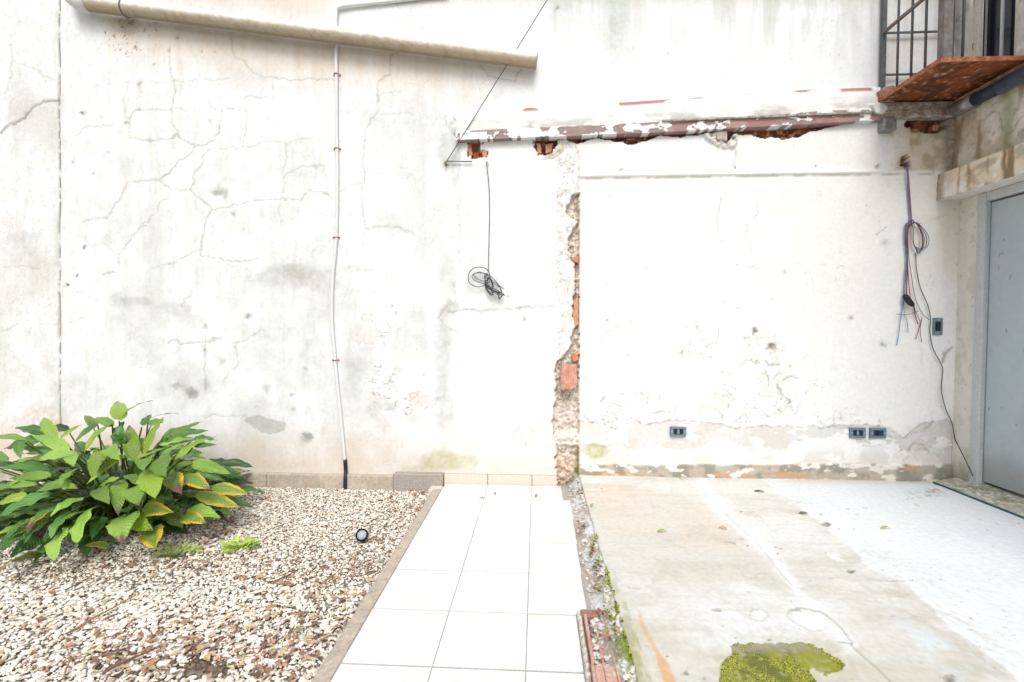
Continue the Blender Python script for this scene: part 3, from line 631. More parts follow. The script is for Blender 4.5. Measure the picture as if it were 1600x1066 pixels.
# ---- bundle of coloured wires
def bundle():
    root = empty('wire_bundle', tuple(WP(1417,262,-.01))); tag(root, 'bundle of coloured electric wires knotted and hanging by the steel door', 'wires')
    y = -.025
    def wr(pts, m, r=.0036, name='wire', yy=y):
        r = r*.72
        MB().tube(crom([WP(a,b,(q[0] if q else yy)) for a,b,*q in pts],6), r, 6).build(name, MT[m], root, True)
    for k, m in enumerate(('wire_blue','wire_violet','wire_red','wire_grey')):
        wr([(1416+k*.8,255,.04),(1417+k*.6,264,-.032),(1418.5+k,300),(1421+k*.9,330),(1423+k*.5,348)], m)
    wr([(1420,346),(1424,343),(1428,347),(1424,351),(1419,349),(1422,345)], 'wire_violet', .006, 'knot', -.03)
    for k, (m, rx, dz) in enumerate((('wire_red',10,44),('wire_grey',7,46),('wire_blue',18,42),('wire',14,38),('wire_brown',8,40))):
        wr([(1423,347),(1430+rx*.3,350),(1434+rx*.9,368),(1435+rx*.8,385),(1435,350+dz),(1428-rx*.05,380),(1427,360),(1424,348)], m, .0034, 'loop', y-.004*k)
    wr([(1422,348),(1414,352),(1413,375),(1416,400),(1416,420),(1413,460),(1410,480),(1407,500),(1405,515),(1404,525),(1401,540)], 'wire_blue')
    wr([(1422,348),(1416,352),(1415,375),(1418,400),(1417,440),(1416,466)], 'wire_brown', .0045)
    wr([(1424,350),(1418,358),(1418,390),(1419,430),(1422,462),(1424,470)], 'wire_red')
    wr([(1424,350),(1419,360),(1420,400),(1424,430),(1430,465),(1441,490),(1452,500)], 'wire_brown', .003)
    wr([(1421,349),(1417,365),(1416,410),(1412,450),(1413,490),(1417,500),(1419,520)], 'wire_grey', .0028)
    wr([(1427,474),(1432,490),(1438,502),(1440,498),(1434,520),(1431,530)], 'wire_red', .003)
    wr([(1427,476),(1430,492),(1434,506)], 'wire', .0045)
    wr([(1401,491),(1415,492),(1425,490),(1435,486)], 'wire_brown', .0028)
    wr([(1440,500),(1438,515),(1440,535)], 'wire_grey', .0028)
    wr([(1431,395),(1432,420),(1438,450),(1450,478),(1454,500),(1453,520),(1458,545),(1470,568),(1473,580),(1471,610),(1478,640),(1487,660),(1492,686,-.03),(1494,690,-.035)], 'wire', .0042)
    MB().tube(crom([WP(1492,686,-.03), WP(1494,690,-.035), XP(1500,702,XD-.045), XP(1508,718,XD-.03), XP(1514,731,XD-.026), XP(1520,744,XD-.035)],5), .003, 6).build('wire', MT['wire'], root, True)
    o = MB(); P = [WP(1413,461,-.035),WP(1416,465,-.045),WP(1422,473,-.045),WP(1427,478,-.035)]
    o.tube(crom(P,4), [.010,.015,.018,.019,.02,.02,.02,.02,.02,.019,.017,.014,.009], 10).build('taped_coil', MT['black'], root, True)
bundle()

# ---- sockets and the switch
def socket(x0, y0, x1, y1, label, n, vertical=False):
    a = WP(x0, y1, -.01); b = WP(x1, y0, -.01); cx = (a[0]+b[0])/2; cz = (a[2]+b[2])/2; hw = (b[0]-a[0])/2; hh = (b[2]-a[2])/2
    root = empty('wall_switch' if vertical else 'wall_socket', (cx, -.006, cz)); tag(root, label, 'switch' if vertical else 'socket', None if vertical else 'wall sockets above the slab')
    mb = MB(); iw, ih = hw*.62, hh*.56                       # plate as a ring of four bars and a floor
    mb.box(cx-hw, cx+hw, -.02, .0, cz+ih, cz+hh, .002); mb.box(cx-hw, cx+hw, -.02, .0, cz-hh, cz-ih, .002)
    mb.box(cx-hw, cx-iw, -.0195, .0, cz-ih, cz+ih); mb.box(cx+iw, cx+hw, -.0195, .0, cz-ih, cz+ih)
    mb.build('cover_plate', MT['plate'], root)
    MB().box(cx-iw, cx+iw, -.011, .0, cz-ih, cz+ih).build('back_box', MT['plate_d'], root)
    for k in range(n):
        if vertical: MB().box(cx-iw*.55, cx+iw*.55, -.019, -.011, cz-ih*.7+k*ih*.75, cz-ih*.7+(k+1)*ih*.75-.002, .001).build('module', MT['black'], root)
        else:
            s = 2*iw/3; MB().box(cx-iw+s*(k+.1)+(3-n)*s*.5, cx-iw+s*(k+.9)+(3-n)*s*.5, -.0185, -.011, cz-ih*.8, cz+ih*.8, .001).build('module', MT['plate' if k == 1 and n == 3 else 'black'], root)
    for s in (-1, 1):
        q = (cx, cz+s*(hh+ih)/2) if vertical else (cx+s*(hw+iw)/2, cz)
        MB().tube([(q[0],-.018,q[1]),(q[0],-.0222,q[1])], .0035, 8).build('screw', MT['hinge'], root)
socket(1047,667,1072,682,'blue-grey wall socket alone on the peeled band, nearest the brick scar',3)
socket(1327,668.5,1352,684,'blue-grey wall socket with three dark modules, left of the close pair',3)
socket(1358.5,669,1384,684.5,'blue-grey wall socket with a single module, right of the close pair',1)
socket(1456.5,497,1472,523.5,'upright blue-grey switch plate on the wall beside the steel door',2,True)

# ================================================================== HOUSE ON THE RIGHT
def house():
    root = empty('house', (XD+.1, -1.5, -.1)); tag(root, 'stained house wall at right with steel door and concrete lintel', 'house')
    yf0 = XP(1524,560,XD)[1]; yf1 = XP(1535,560,XD-.01)[1]; ye = yf1-.9
    zdb, zdt = .150, 2.045
    white = MT['plaster']
    def sheet(y0, y1, z0, z1, x, paint, st=.01, name='wall_panel', lab=None):
        ys = np.arange(y0, y1+st, st); zs = np.arange(z0, z1+st, st); ys[-1] = y1; zs[-1] = z1
        Y, Z = np.meshgrid(ys, zs); P = np.stack([np.full_like(Y, x), Y, Z], -1); U, V = PX(P)
        c, h = paint(U, V, Y, Z); P[...,0] = x-h
        o = link(name, gridmesh(name, P, c, flip=True), white, root)
        if lab: o['label'] = lab
        return o
    def p_col(U, V, Y, Z):
        n = fbm(Y*20, Z*12, 60, 4); n2 = fbm(Y*70, Z*70, 61, 3); c = np.ones(U.shape+(3,))*np.array([.7,.68,.6])
        c = mix(c, (.5,.47,.38), ss(.5,.7,n)*.5); c = mix(c, (.3,.27,.2), ss(.8,.84,n2)*.7); c = mix(c, (.32,.3,.18), (1-ss(.1,.3,Z+.2*(n-.5)))*.8); return c, (n-.5)*.008
    sheet(yf0+.002, .0, .03, 2.14, XD-.012, p_col, name='wall_panel', lab='cream plaster strip between corner and door frame')
    def p_up(U, V, Y, Z):
        n = fbm(Y*3.2, Z*3.2, 62, 5); n2 = fbm(Y*14, Z*14, 63, 4); sv = fbm(Y*12, Z*1.6, 64, 4); n3 = fbm(Y*60, Z*60, 65, 3)
        c = np.ones(U.shape+(3,))*np.array([.58,.5,.38]); c = mix(c, (.7,.66,.57), ss(.42,.56,n)); c = mix(c, (.3,.23,.15), ss(.48,.64,sv)*.85); c = mix(c, (.3,.3,.19), ss(.55,.7,n2)*ss(.45,.6,n)*.8)
        c = mix(c, (.2,.16,.1), ss(2.79,2.84,Z+.06*(n2-.5))*.0 + ss(.66,.72,n3)*.4); c = mix(c, (.33,.23,.14), ss(-.07,-.01,Y+.03*(n2-.5))*.8)
        c = mix(c, (.5,.2,.08), ss(2.70,2.75,Z+.05*(n2-.5))*(1-ss(2.77,2.83,Z))*.7); c = mix(c, (.72,.7,.64), ss(2.83,2.86,Z)*.85)
        ring = np.exp(-((np.abs(fbm(Y*2.6,Z*2.6,69,3)-.5))/.012)**2)*(.3+n2); c = mix(c, (.3,.26,.15), np.clip(ring,0,.8)*.7)
        g = np.exp(-((Y+.42+.05*(n-.5))/.05)**2)*(1-ss(2.75,2.8,Z)); c = mix(c, (.25,.27,.15), g*.7*(.5+n2))
        return c, (n-.5)*.04+(n2-.5)*.022
    yw0 = XP(1521,45,XU)[1]; yw1 = XP(1591,45,XU)[1]
    sheet(-3.2, .0, 2.24, 2.84, XU, p_up, name='wall_panel', lab='brown stained panel between lintel and landing')
    sheet(yw0, .0, 2.84, 4.7, XU, p_up); sheet(-3.2, yw1, 2.84, 4.7, XU, p_up)
    def p_lin(U, V, Y, Z):
        n = fbm(Y*5, Z*9, 66, 4); sv = fbm(Y*22, Z*2.5, 67, 4); n2 = fbm(Y*40, Z*40, 68, 3); c = np.ones(U.shape+(3,))*np.array([.7,.6,.46])
        c = mix(c, (.74,.7,.62), ss(.45,.6,n)); c = mix(c, (.5,.32,.17), ss(.46,.62,sv)*.8); c = mix(c, (.2,.16,.09), ss(.56,.68,sv)*.85); c = mix(c, (.3,.24,.16), ss(.5,.68,fbm(Y*9,Z*14,76,5))*.6); c = mix(c, (.2,.17,.1), (1-ss(2.1,2.135,Z))*ss(.4,.6,n2)*.8)
        c = mix(c, (.3,.26,.2), ss(-.1,-.02,Y+.06*(n2-.5))*.75); return c, (n-.5)*.02+(n2-.5)*.008
    zl0, zl1 = 2.118, 2.3
    sheet(-3.2, .0, zl0, zl1, XL, p_lin, name='lintel', lab='concrete lintel face with rust brown drip stains')
    MB().box(XL+.006, XD+.25, -3.2, -.002, zl0+.001, zl1-.001).build('lintel_core', MT['plain_white'], root)
    MB().box(XU+.022, XD+.25, -3.2, yw1-.002, 2.301, 4.7).build('wall_core', MT['plain_white'], root)
    MB().box(XU+.022, XD+.25, yw0+.002, .1, 2.301, 4.7).build('wall_core', MT['plain_white'], root)
    MB().box(XU+.022, XD+.25, yw1+.0, yw0-.0, 2.301, 2.845).build('wall_core', MT['plain_white'], root)
    MB().box(XD+.012, XD+.25, yf0-.0, .1, -.12, 2.117).build('wall_core', MT['plain_white'], root)
    MB().box(XD-.01, XD+.25, -3.2, ye-.07, -.12, 2.117).build('wall_core', MT['plain_white'], root)
    MB().box(XD+.09, XD+.25, ye-.07, yf0, -.12, 2.117).build('wall_core', MT['plain_white'], root)
    # door frame: two posts and a head, stepped
    fr = MB(); fr.box(XD-.02, XD+.09, yf1, yf0, .06, 2.117, .003); fr.box(XD-.02, XD+.09, ye-.06, ye, .06, 2.117, .003); fr.box(XD-.018, XD+.088, ye, yf1, zdt+.012, 2.117, .003)
    fr.box(XD+.03, XD+.086, ye+.001, ye+.015, .08, zdt+.01); fr.build('door_frame', MT['frame'], root)
    ys = np.linspace(ye+.006, yf1-.007, 180); zs = np.linspace(zdb, zdt, 380); Y, Z = np.meshgrid(ys, zs); n = fbm(Y*3, Z*2, 70, 4); n2 = fbm(Y*60, Z*30, 71, 3)
    c = np.ones(Y.shape+(3,))*np.array([.4,.465,.49]); c = mix(c, (.42,.47,.48), ss(.4,.7,n)); c = mix(c, (.15,.14,.13), ss(.84,.87,n2)*.8)
    c = mix(c, (.24,.23,.2), (1-ss(.2,.45,Z+.2*(n-.5)))*.55); c = mix(c, (.25,.28,.29), ss(.6,.8,fbm(Y*9,Z*5,75,4))*.2)
    rr = np.random.RandomState(3)
    for k in range(34):
        y0 = rr.uniform(ys[0], ys[-1]); z0 = rr.uniform(.25, 1.95); a = rr.uniform(-.5,.5)+1.57; l = rr.uniform(.004,.03)
        d = polydist(Y*1000, Z*1000, [(y0*1000, z0*1000), ((y0+math.cos(a)*l)*1000, (z0+math.sin(a)*l)*1000)]); c = mix(c, (.1,.09,.08), np.exp(-(d/3.5)**2)*.9)
    P = np.stack([np.full_like(Y, XD+.012), Y, Z], -1)
    d = link('door', gridmesh('door', P, c, flip=True), MT['doorp'], root); d['label'] = 'blue-grey scratched steel door'
    s = d.modifiers.new('s', 'SOLIDIFY'); s.thickness = .04; s.offset = -1
    for py in (355, 535, 715):
        q = XP(1534, py, XD-.025); mb = MB()
        for z0, z1 in ((-.055,-.019),(-.017,.017),(.019,.055)): mb.tube([(XD-.026, yf1-.001, q[2]+z0), (XD-.026, yf1-.001, q[2]+z1)], .0125, 10)
        shade_auto(mb.build('hinge', MT['hinge'], d))
    y0h = ye+.07; mb = MB(); mb.tube([(XD+.012,y0h,1.1),(XD-.04,y0h,1.1)], .009, 8); mb.tube([(XD-.04,y0h-.006,1.1),(XD-.04,y0h+.11,1.1)], .009, 8); mb.box(XD-.0,XD+.011,y0h-.02,y0h+.02,1.02,1.18,.002); mb.build('handle', MT['hinge'], d)
    # sill ramp in front of the door
    ys = np.linspace(-2.2, -.05, 240); xs = np.linspace(0, 1, 36); X, Y = np.meshgrid(xs, ys); x0 = 2.862+.006*fbm(Y*9, Y*0, 72, 3); n = fbm(X*4, Y*9, 73, 5); n2 = fbm(X*14, Y*40, 74, 4)
    PXx = x0 + (XD+.03-x0)*X; Zz = ZS+.012+.045*X+.012*(n-.5)*X+.004*(n2-.5); Zz[:,0] = ZS-.01; P = np.stack([PXx, Y, Zz], -1)
    c = np.ones(P.shape)*np.array([.42,.4,.34]); c = mix(c, (.3,.32,.2), ss(.42,.6,n)*.8); c = mix(c, (.7,.69,.65), ss(.58,.66,n2)*.8); c = mix(c, (.16,.15,.12), ss(.62,.75,n)*.6); c[:,:2] = np.array([.03,.09,.11])
    o = link('door_sill', gridmesh('door_sill', P, c), MT['slab'], root); o['label'] = 'worn mossy cement sill with a dark teal edge'
    # window above the landing
    fw = MB(); fw.box(XU+.0, XU+.07, yw0-.03, yw0+.0, 2.846, 4.6); fw.box(XU+.0, XU+.07, yw1-.0, yw1+.022, 2.846, 4.6); fw.build('window_frame', MT['frame_cream'], root)
    MB().box(XU+.062, XU+.082, yw1+.023, yw0-.031, 2.846, 4.6).build('window_pane', MT['glass'], root)
    for px in (1536, 1566):
        q = XP(px, 45, XU+.03); MB().box(XU+.022, XU+.036, q[1]-.008, q[1]+.008, 2.846, 4.6, .002).build('window_bar', MT['wbar'], root)
    MB().box(XU+.024, XU+.034, yw0-.045, yw0-.032, 2.846, 4.6).build('window_bar', MT['darkpipe'], root)
MT['plain_white'] = mat('plain_white', (.72,.7,.66), .9, .15, 8, .3, 90)
MT['frame_cream'] = mat('frame_cream', (.6,.57,.48), .7, .2, 20, .3, 90)
house()

# ---- steel landing with railing
def landing():
    xl, xr, yb, yf, zb = 2.432, XU-.002, -.004, -.562, 2.812
    root = empty('steel_landing', (xl, yb, zb)); tag(root, 'small rusty steel landing with bar railing in the upper right corner', 'balcony')
    ys = np.linspace(yf, yb, 60); xs = np.linspace(xl, xr, 56); X, Y = np.meshgrid(xs, ys); n = fbm(X*9, Y*9, 80, 5); n2 = fbm(X*40, Y*40, 81, 4); n3 = fbm(X*20+Y*4, Y*3, 82, 4)
    c = np.ones(X.shape+(3,))*np.array([.26,.075,.025]); c = mix(c, (.1,.035,.02), ss(.44,.62,n)*.9); c = mix(c, (.4,.15,.06), ss(.52,.7,n2)*.7); c = mix(c, (.1,.045,.03), ss(.55,.7,n3)*.6); c = mix(c, (.6,.45,.35), ss(.73,.76,n2)*.8)
    P = np.stack([X, Y, zb-.004*n], -1); o = link('floor_plate', gridmesh('floor_plate', P, c, flip=True), MT['mortar'], root); o['label'] = 'heavily rusted underside of the floor plate'
    s = o.modifiers.new('s', 'SOLIDIFY'); s.thickness = .006; s.offset = -1
    e = MB(); e.box(xl-.006, xr, yf-.008, yf, zb-.010, zb+.016); e.build('edge_angle', MT['rust_edge'], root)
    e = MB(); e.box(xl-.012, xl-.001, yf, yb, zb-.010, zb+.016); e.build('edge_angle', MT['rust_edge'], root)
    yl = -.035; xa = WP(1380, 80, yl)[0]; xc = WP(1487, 50, yl)[0]; top = 3.95
    MB().box(xa-.014, xa+.014, yl-.014, yl+.014, zb+.007, top, .003).build('post', MT['steel'], root)
    q = GP(1472, 97, zb); MB().box(q[0]-.002, q[0]+.052, yf+.002, yf+.054, zb+.007, top, .004).build('post', MT['steel_r'], root)
    MB().box(xc-.012, xc+.012, yl-.012, yl+.012, zb+.007, top, .003).build('post', MT['steel'], root)
    for py in (50.5, 116):
        z = WP(1430, py, yl)[2]; MB().box(xa+.016, xc-.01, yl-.006, yl+.006, z-.006, z+.006, .001).build('rail', MT['steel'], root)
    xs_ = xl+.02
    for px, py in ((1402, 137), (1424, 122), (1446, 108)):
        d = XP(px, py-30, xs_); MB().tube([(xs_, d[1], zb+.007), (xs_, d[1], top)], .0075, 8).build('bar', MT['steel'], root, True)
    for px in (1505,):
        z = WP(px, 50, yf+.02); MB().tube([(z[0], yf+.02, zb+.007), (z[0], yf+.02, top)], .0075, 8).build('bar', MT['steel'], root, True)
    z0 = XP(1381, 51, xs_); 
    MB().box(xs_-.011, xs_+.011, yf+.03, yl, z0[2]-.009, z0[2]+.009, .002).build('rail', MT['steel_r'], root)
    # cement ledge and stub that carry it
    a = WP(1377, 184, -.055)
    MB().box(a[0], XU-.004, -.06, .02, a[2], zb-.0105, .008).build('ledge', MT['ledge'], root)
    a2 = WP(1379, 207, -.06); b2 = WP(1401, 186, -.06); MB().box(a2[0], b2[0], -.07, .02, a2[2]+.01, a[2]+.002, .01).build('bracket', MT['zinc'], root)
MT['ledge'] = mat('ledge_cement', (.33,.27,.2), .9, .4, 18, .6, 60, col2=(.5,.47,.42))
landing()
# torn flashing flap at the beam's end
def flap():
    c = [(1362,150),(1372,143),(1384,141),(1392,146),(1390,158),(1380,164),(1366,160)]
    brick_at(c, -.075, -.05, MT['flap'], name='torn_flashing', seed=20)
    brick_at([(1352,170),(1362,166),(1372,168),(1378,176),(1370,184),(1358,182)], -.066, -.04, MT['plain_white'], name='torn_flashing', seed=21)
MT['flap'] = mat('flap_paint', (.36,.19,.15), .8, .3, 20, .5, 90, col2=(.5,.33,.28))
flap()

# ---- gutter pipe under the landing, along the house
def gutter():
    x = XU-.062; root = empty('gutter_pipe', (x, -.1, 2.7)); tag(root, 'broken dark pipe with zinc sleeves running under the rusty landing', 'pipe')
    y0, y1, y2 = [XP(a,b,x)[1] for a,b in ((1494,172),(1524,158),(1562,136))]
    z = XP(1510,163,x)[2]; zr = XP(1600,117,x)[2]; sl = lambda y: z+(zr-z)*(y-XP(1510,163,x)[1])/(XP(1600,117,x)[1]-XP(1510,163,x)[1])
    y3 = -1.4
    MB().tube([(x,y0,sl(y0)),(x,y1,sl(y1))], .05, 20).build('sleeve', MT['zinc'], root, True)
    MB().tube([(x,y1+.02,sl(y1)),(x,y2-.02,sl(y2))], .04, 20).build('inner_pipe', MT['darkpipe'], root, True)
    MB().tube([(x,y2,sl(y2)),(x,y3,sl(y3))], .046, 20, True).build('outer_pipe', MT['zinc_b'], root, True)
MT['zinc_b'] = mat('zinc_blue', (.1,.14,.19), .3, .3, 10, .1, 60, metal=.3)
gutter()

# ================================================================== TILED PATH
TX0 = -.363; T = .33
def path():
    bed = MB().box(TX0-T-.002, .262, -4.6, -.0, -.15, -.006).build('path', MT['grout'], None); tag(bed, kind='structure')
    rnd = random.Random(2); xL = TX0-T
    for r in range(13):
        ya, yb = -r*T, -(r+1)*T
        right = .19 if r == 0 else (.243-.006*r if r < 5 else .17)
        for a, b in ((xL, TX0), (TX0, TX0+T), (TX0+T, right)):
            yy = ya-.038 if r == 0 else ya
            g = .0013; gy = .006; dz = rnd.uniform(-.0012,.0012)
            mb = MB(); mb.box(a+g, b-g, yb+gy, yy-gy, -.012, dz, .0014)
            mb.build('tile', MT['tile'], bed)
path()
# kerb between path and gravel
def kerb():
    x1 = TX0-T-.004; lens = [.62,.9,.8,.9,1.]; y = -.14; root = None
    for k, l in enumerate(lens):
        mb = MB(); n = 24
        ys = np.linspace(y-l+.004, y, n); w_ = .072
        V = []; 
        for j, yy in enumerate(ys):
            a = x1-w_+.012*(float(fbm(np.array([yy*6.]),np.array([k*3.]),90,3)[0])-.5); zt = -.006+.012*(float(fbm(np.array([yy*9.]),np.array([5.]),91,3)[0])-.5)
            V += [(a,yy,-.14),(a+.004,yy,zt-.007),(a+.012,yy,zt),(x1-.004,yy,zt+.001),(x1,yy,zt-.004),(x1,yy,-.14)]
        f = [(j*6+i, j*6+i+1, (j+1)*6+i+1, (j+1)*6+i) for j in range(n-1) for i in range(5)] + [tuple(range(6)), tuple((n-1)*6+i for i in range(6))]
        mb.add(V, f); o = mb.build('kerb', MT['kerb'], root)
        if root is None: root = o; tag(o, kind='structure')
        else: o.name = 'kerb_stone'
        y -= l
    # pale cement chunk at the head of the kerb
    p = GP(678,775,-.02); mb = MB(); mb.box(p[0]-.07, x1-.002, -.135, -.05, -.12, -.012, .01); o = mb.build('cement_pad', MT['mortar_plain'], root)
kerb()

# ================================================================== CONCRETE SLAB
def slab():
    xs = np.concatenate([[.326,.3262], np.arange(.33, 3.06, .0055)]); ys = np.concatenate([np.arange(-4.6, -2.2, .06), np.arange(-2.2, .03, .0055)])
    X, Y = np.meshgrid(xs, ys); Z = np.full_like(X, ZS); P = np.stack([X, Y, Z], -1); U, V = PX(P)
    n1 = fbm(X*2.2, Y*2.2, 100, 5); n2 = fbm(X*9, Y*9, 101, 5); n3 = fbm(X*45, Y*45, 102, 3); n4 = fbm(X*1.2+5, Y*5, 103, 5); n5 = fbm(X*100, Y*100, 109, 2)
    h = (n1-.5)*.006
    c = np.ones(P.shape)*np.array([.59,.585,.54]); c = mix(c, (.68,.685,.67), ss(.42,.66,n1)*.8); c = mix(c, (.53,.5,.43), ss(.5,.72,n4)*.7); c = mix(c, (.65,.55,.46), blob(U,V,970,800,90,60,.4,3)+blob(U,V,1110,820,70,50,.4,4)+blob(U,V,950,770,60,20,.3,5)); c = mix(c, (.5,.47,.41), ss(.5,.7,fbm(X*3+Y,Y*26,107,4))*.3)
    c = mix(c, (.72,.71,.69), blob(U,V,1160,760,200,16,.5,7)); c = mix(c, (.52,.5,.38), ss(930,1066,V)*(1-ss(1000,1120,U))*.55*(.4+n2)); c = mix(c, (.45,.42,.35), ss(.6,.75,n2)*.3)
    pts = [(1190,752),(1197,757),(1212,768),(1240,785),(1290,822),(1320,850),(1362,888),(1400,908),(1415,912),(1430,930),(1455,950),(1490,985),(1530,1015),(1565,1045),(1592,1066),(1640,1110),(1720,1180)]
    bx = np.interp(V, [b for a,b in pts], [a for a,b in pts]) + (n2-.5)*22+(n3-.5)*10
    pt = np.maximum(ss(-2.5, 2.5, U-bx), ss(-60,0,U-bx)*ss(.55,.62,n2*.6+n3*.4)*.6); pt = pt*(1-.5*ss(.6,.68,n3*.5+n2*.5)*(1-ss(20,120,U-bx))); pc = np.ones(P.shape)*np.array([.69,.725,.74]); pc = mix(pc, (.64,.685,.71), ss(.45,.7,n1)*.7)
    c = c*(1-pt[...,None]) + pc*pt[...,None]; h += pt*.0015
    band = np.exp(-((U-bx+26)/26)**2)*ss(840,960,V)*(1-pt); c = mix(c, (.44,.4,.32), band*.75*ss(.35,.6,n2))
    gz = np.exp(-((U-bx+62)/38)**2)*ss(930,1010,V)*(1-pt); c = mix(c, (.62,.68,.72), gz*ss(.45,.6,n2)*.8); c = mix(c, (.38,.4,.3), gz*ss(.55,.7,n4)*.6)
    # pale seam line
    sm = polydist(U+(n2-.5)*6, V, [(1098,752),(1118,790),(1150,815),(1180,842),(1205,868),(1240,910),(1280,960),(1330,1010)]); c = mix(c, (.72,.75,.76), np.exp(-(sm/11)**2)*.8*ss(.3,.6,n2+.1))
    for pl, s, wd in (([(1100,772),(1130,800),(1180,845),(1212,885),(1225,900),(1238,914)], .32, .9),
                      ([(1232,952),(1250,950),(1280,955),(1300,968),(1318,985),(1330,1003),(1330,1008),(1345,1022),(1370,1043),(1392,1066)], .62, 1.3),
                      ([(1228,960),(1232,952),(1250,953)], .5, 1.), ([(1228,962),(1240,972),(1262,984),(1285,985)], .35, 1.),
                      ([(1170,965),(1178,953),(1195,954),(1201,963),(1188,970),(1172,966)], .35, 1.), ([(1113,953),(1125,953)], .7, 1.6), ([(1165,905),(1180,898),(1198,896)], .4, 1.),
                      ([(1135,848),(1150,850)], .5, 1.1), ([(1150,842),(1162,842)], .4, 1.1), ([(980,917),(990,916),(998,919)], .6, 1.2), ([(1355,905),(1415,910)], .4, 1.),
                      ([(1310,1003),(1330,1004)], .7, 1.3), ([(920,770),(948,768)], .2, 1.)):
        d = polydist(U+(n3-.5)*5+(n2-.5)*9, V+(n3-.5)*5+(n2-.5)*7, pl); a = np.exp(-(d/wd)**2)*s*(.35+1.1*n2); c = mix(c, (.14,.13,.1), np.clip(a,0,.95)*.9); h -= a*.005
    for pts2 in ([(1236,956),(1262,960),(1290,972),(1288,980),(1262,982),(1240,968)], [(1172,958),(1188,956),(1196,962),(1186,967)], [(1118,955),(1150,958),(1160,966),(1130,965)], [(1290,862),(1310,872),(1322,880),(1300,874)]):
        m = inpoly(U+(n2-.5)*10, V+(n3-.5)*6, pts2).astype(float); c = mix(c, (.84,.84,.83), m*.9); h += m*.002
    # rust streak
    d = polydist(U+(n2-.5)*8, V, [(1000,958),(1003,972),(1012,990),(1022,1010),(1034,1030),(1048,1066)]); wd = np.interp(V, [950,985,1020,1035,1066], [2.5,4,4,8,11]); a = 1-ss(.6,1.1,d/wd); c = mix(c, (.62,.32,.1), a*.8*(.5+.6*n2)*np.interp(V,[950,1000,1030,1066],[.55,.6,.9,1]))
    m = blob(U,V,985,1030,26,60,.6,8); c = mix(c, (.45,.45,.2), m*(.3+.8*n2))
    # moss patch (low, soft)
    mp = [(1126,1080),(1127,1040),(1135,1030),(1146,1024),(1142,1012),(1150,1008),(1200,1006),(1240,1008),(1250,1004),(1278,1012),(1300,1024),(1322,1040),(1306,1050),(1290,1056),(1270,1044),(1262,1050),(1275,1066),(1280,1080)]
    ms = inpoly(U+(n2-.5)*14, V+(n3-.5)*8, mp).astype(float); mc = np.ones(P.shape)*np.array([.25,.27,.035]); mc = mix(mc, (.14,.15,.03), ss(.45,.6,n2)); mc = mix(mc, (.3,.31,.12), ss(.55,.68,n3)); mc = mix(mc, (.33,.3,.24), ss(1030,1008,V+10*(n2-.5))*ss(.42,.55,n2))
    c = c*(1-ms[...,None]) + mc*ms[...,None]; h += ms*.002
    hal = blob(U,V,1225,1040,150,52,.75,13,.6); c = mix(c, (.4,.39,.22), hal*(1-ms)*(.2+.9*n2)*.75)
    # small specks and dark holes
    for x, y, r in ((1071,1052,5),(1100,1060,4),(1043,1025,2),(1158,800,2),(1168,853,2),(1202,1000,3),(1328,893,5),(1332,892,4),(1480,1058,9),(1486,1062,6),(1283,804,3),(1292,820,6),(1255,801,5),(940,764,2),(1220,857,2),(1212,855,2),(1215,865,2)):
        m = blob(U,V,x,y,r*1.3,r*.7,1,11,.7,.3); c = mix(c, (.13,.125,.11), m*.8*(.3+n3)); h -= m*.003
    spk = ss(.86,.9,fbm(X*75,Y*75,104,2))*ss(.45,.6,n1); c = mix(c, (.25,.24,.22), spk*.7)
    rs = np.random.RandomState(9)
    for k in range(26):
        x = rs.uniform(1260,1600); y = rs.uniform(765,1050); l = rs.uniform(2,7); a_ = rs.uniform(-.3,.5)
        d = polydist(U, V, [(x,y),(x+l,y+a_*l)]); c = mix(c, (.3,.33,.35), np.exp(-(d/1.)**2)*.6)
    m = blob(U,V,1450,772,34,9,.7,12); c = mix(c, (.3,.31,.32), m*ss(.5,.65,n3)*.9)
    c = mix(c, (.6,.55,.48), ss(762,748,V)*ss(1200,1260,U)*.7)
    P[...,2] = ZS+h
    # left edge: worn arris and vertical side with green
    P[:,1,0] = .327+.012*(fbm(Y[:,1]*14,Y[:,1]*0,105,4)-.5); P[:,2:8,0] += ((.012*(fbm(Y[:,1]*14,Y[:,1]*0,105,4)-.5))[:,None])*np.linspace(1,0,6)[None,:]
    P[:,0,2] = -.13; P[:,0,0] = P[:,1,0]+.003; P[:,1,2] = ZS-.006
    c[:,0] = np.array([.12,.12,.08]); 
    m = ss(.45,.6,fbm(X[:,:24]*30,Y[:,:24]*12,106,4))*ss(870,960,V[:,:24])*np.linspace(1,0,24)[None,:]; c[:,:10] = mix(c[:,:10], (.2,.22,.06), np.clip(m[:,:10]*.9,0,.45)*(.3+n3[:,:10]))
    o = link('slab', gridmesh('slab', P, c), MT['slab']); tag(o, kind='structure')
slab()

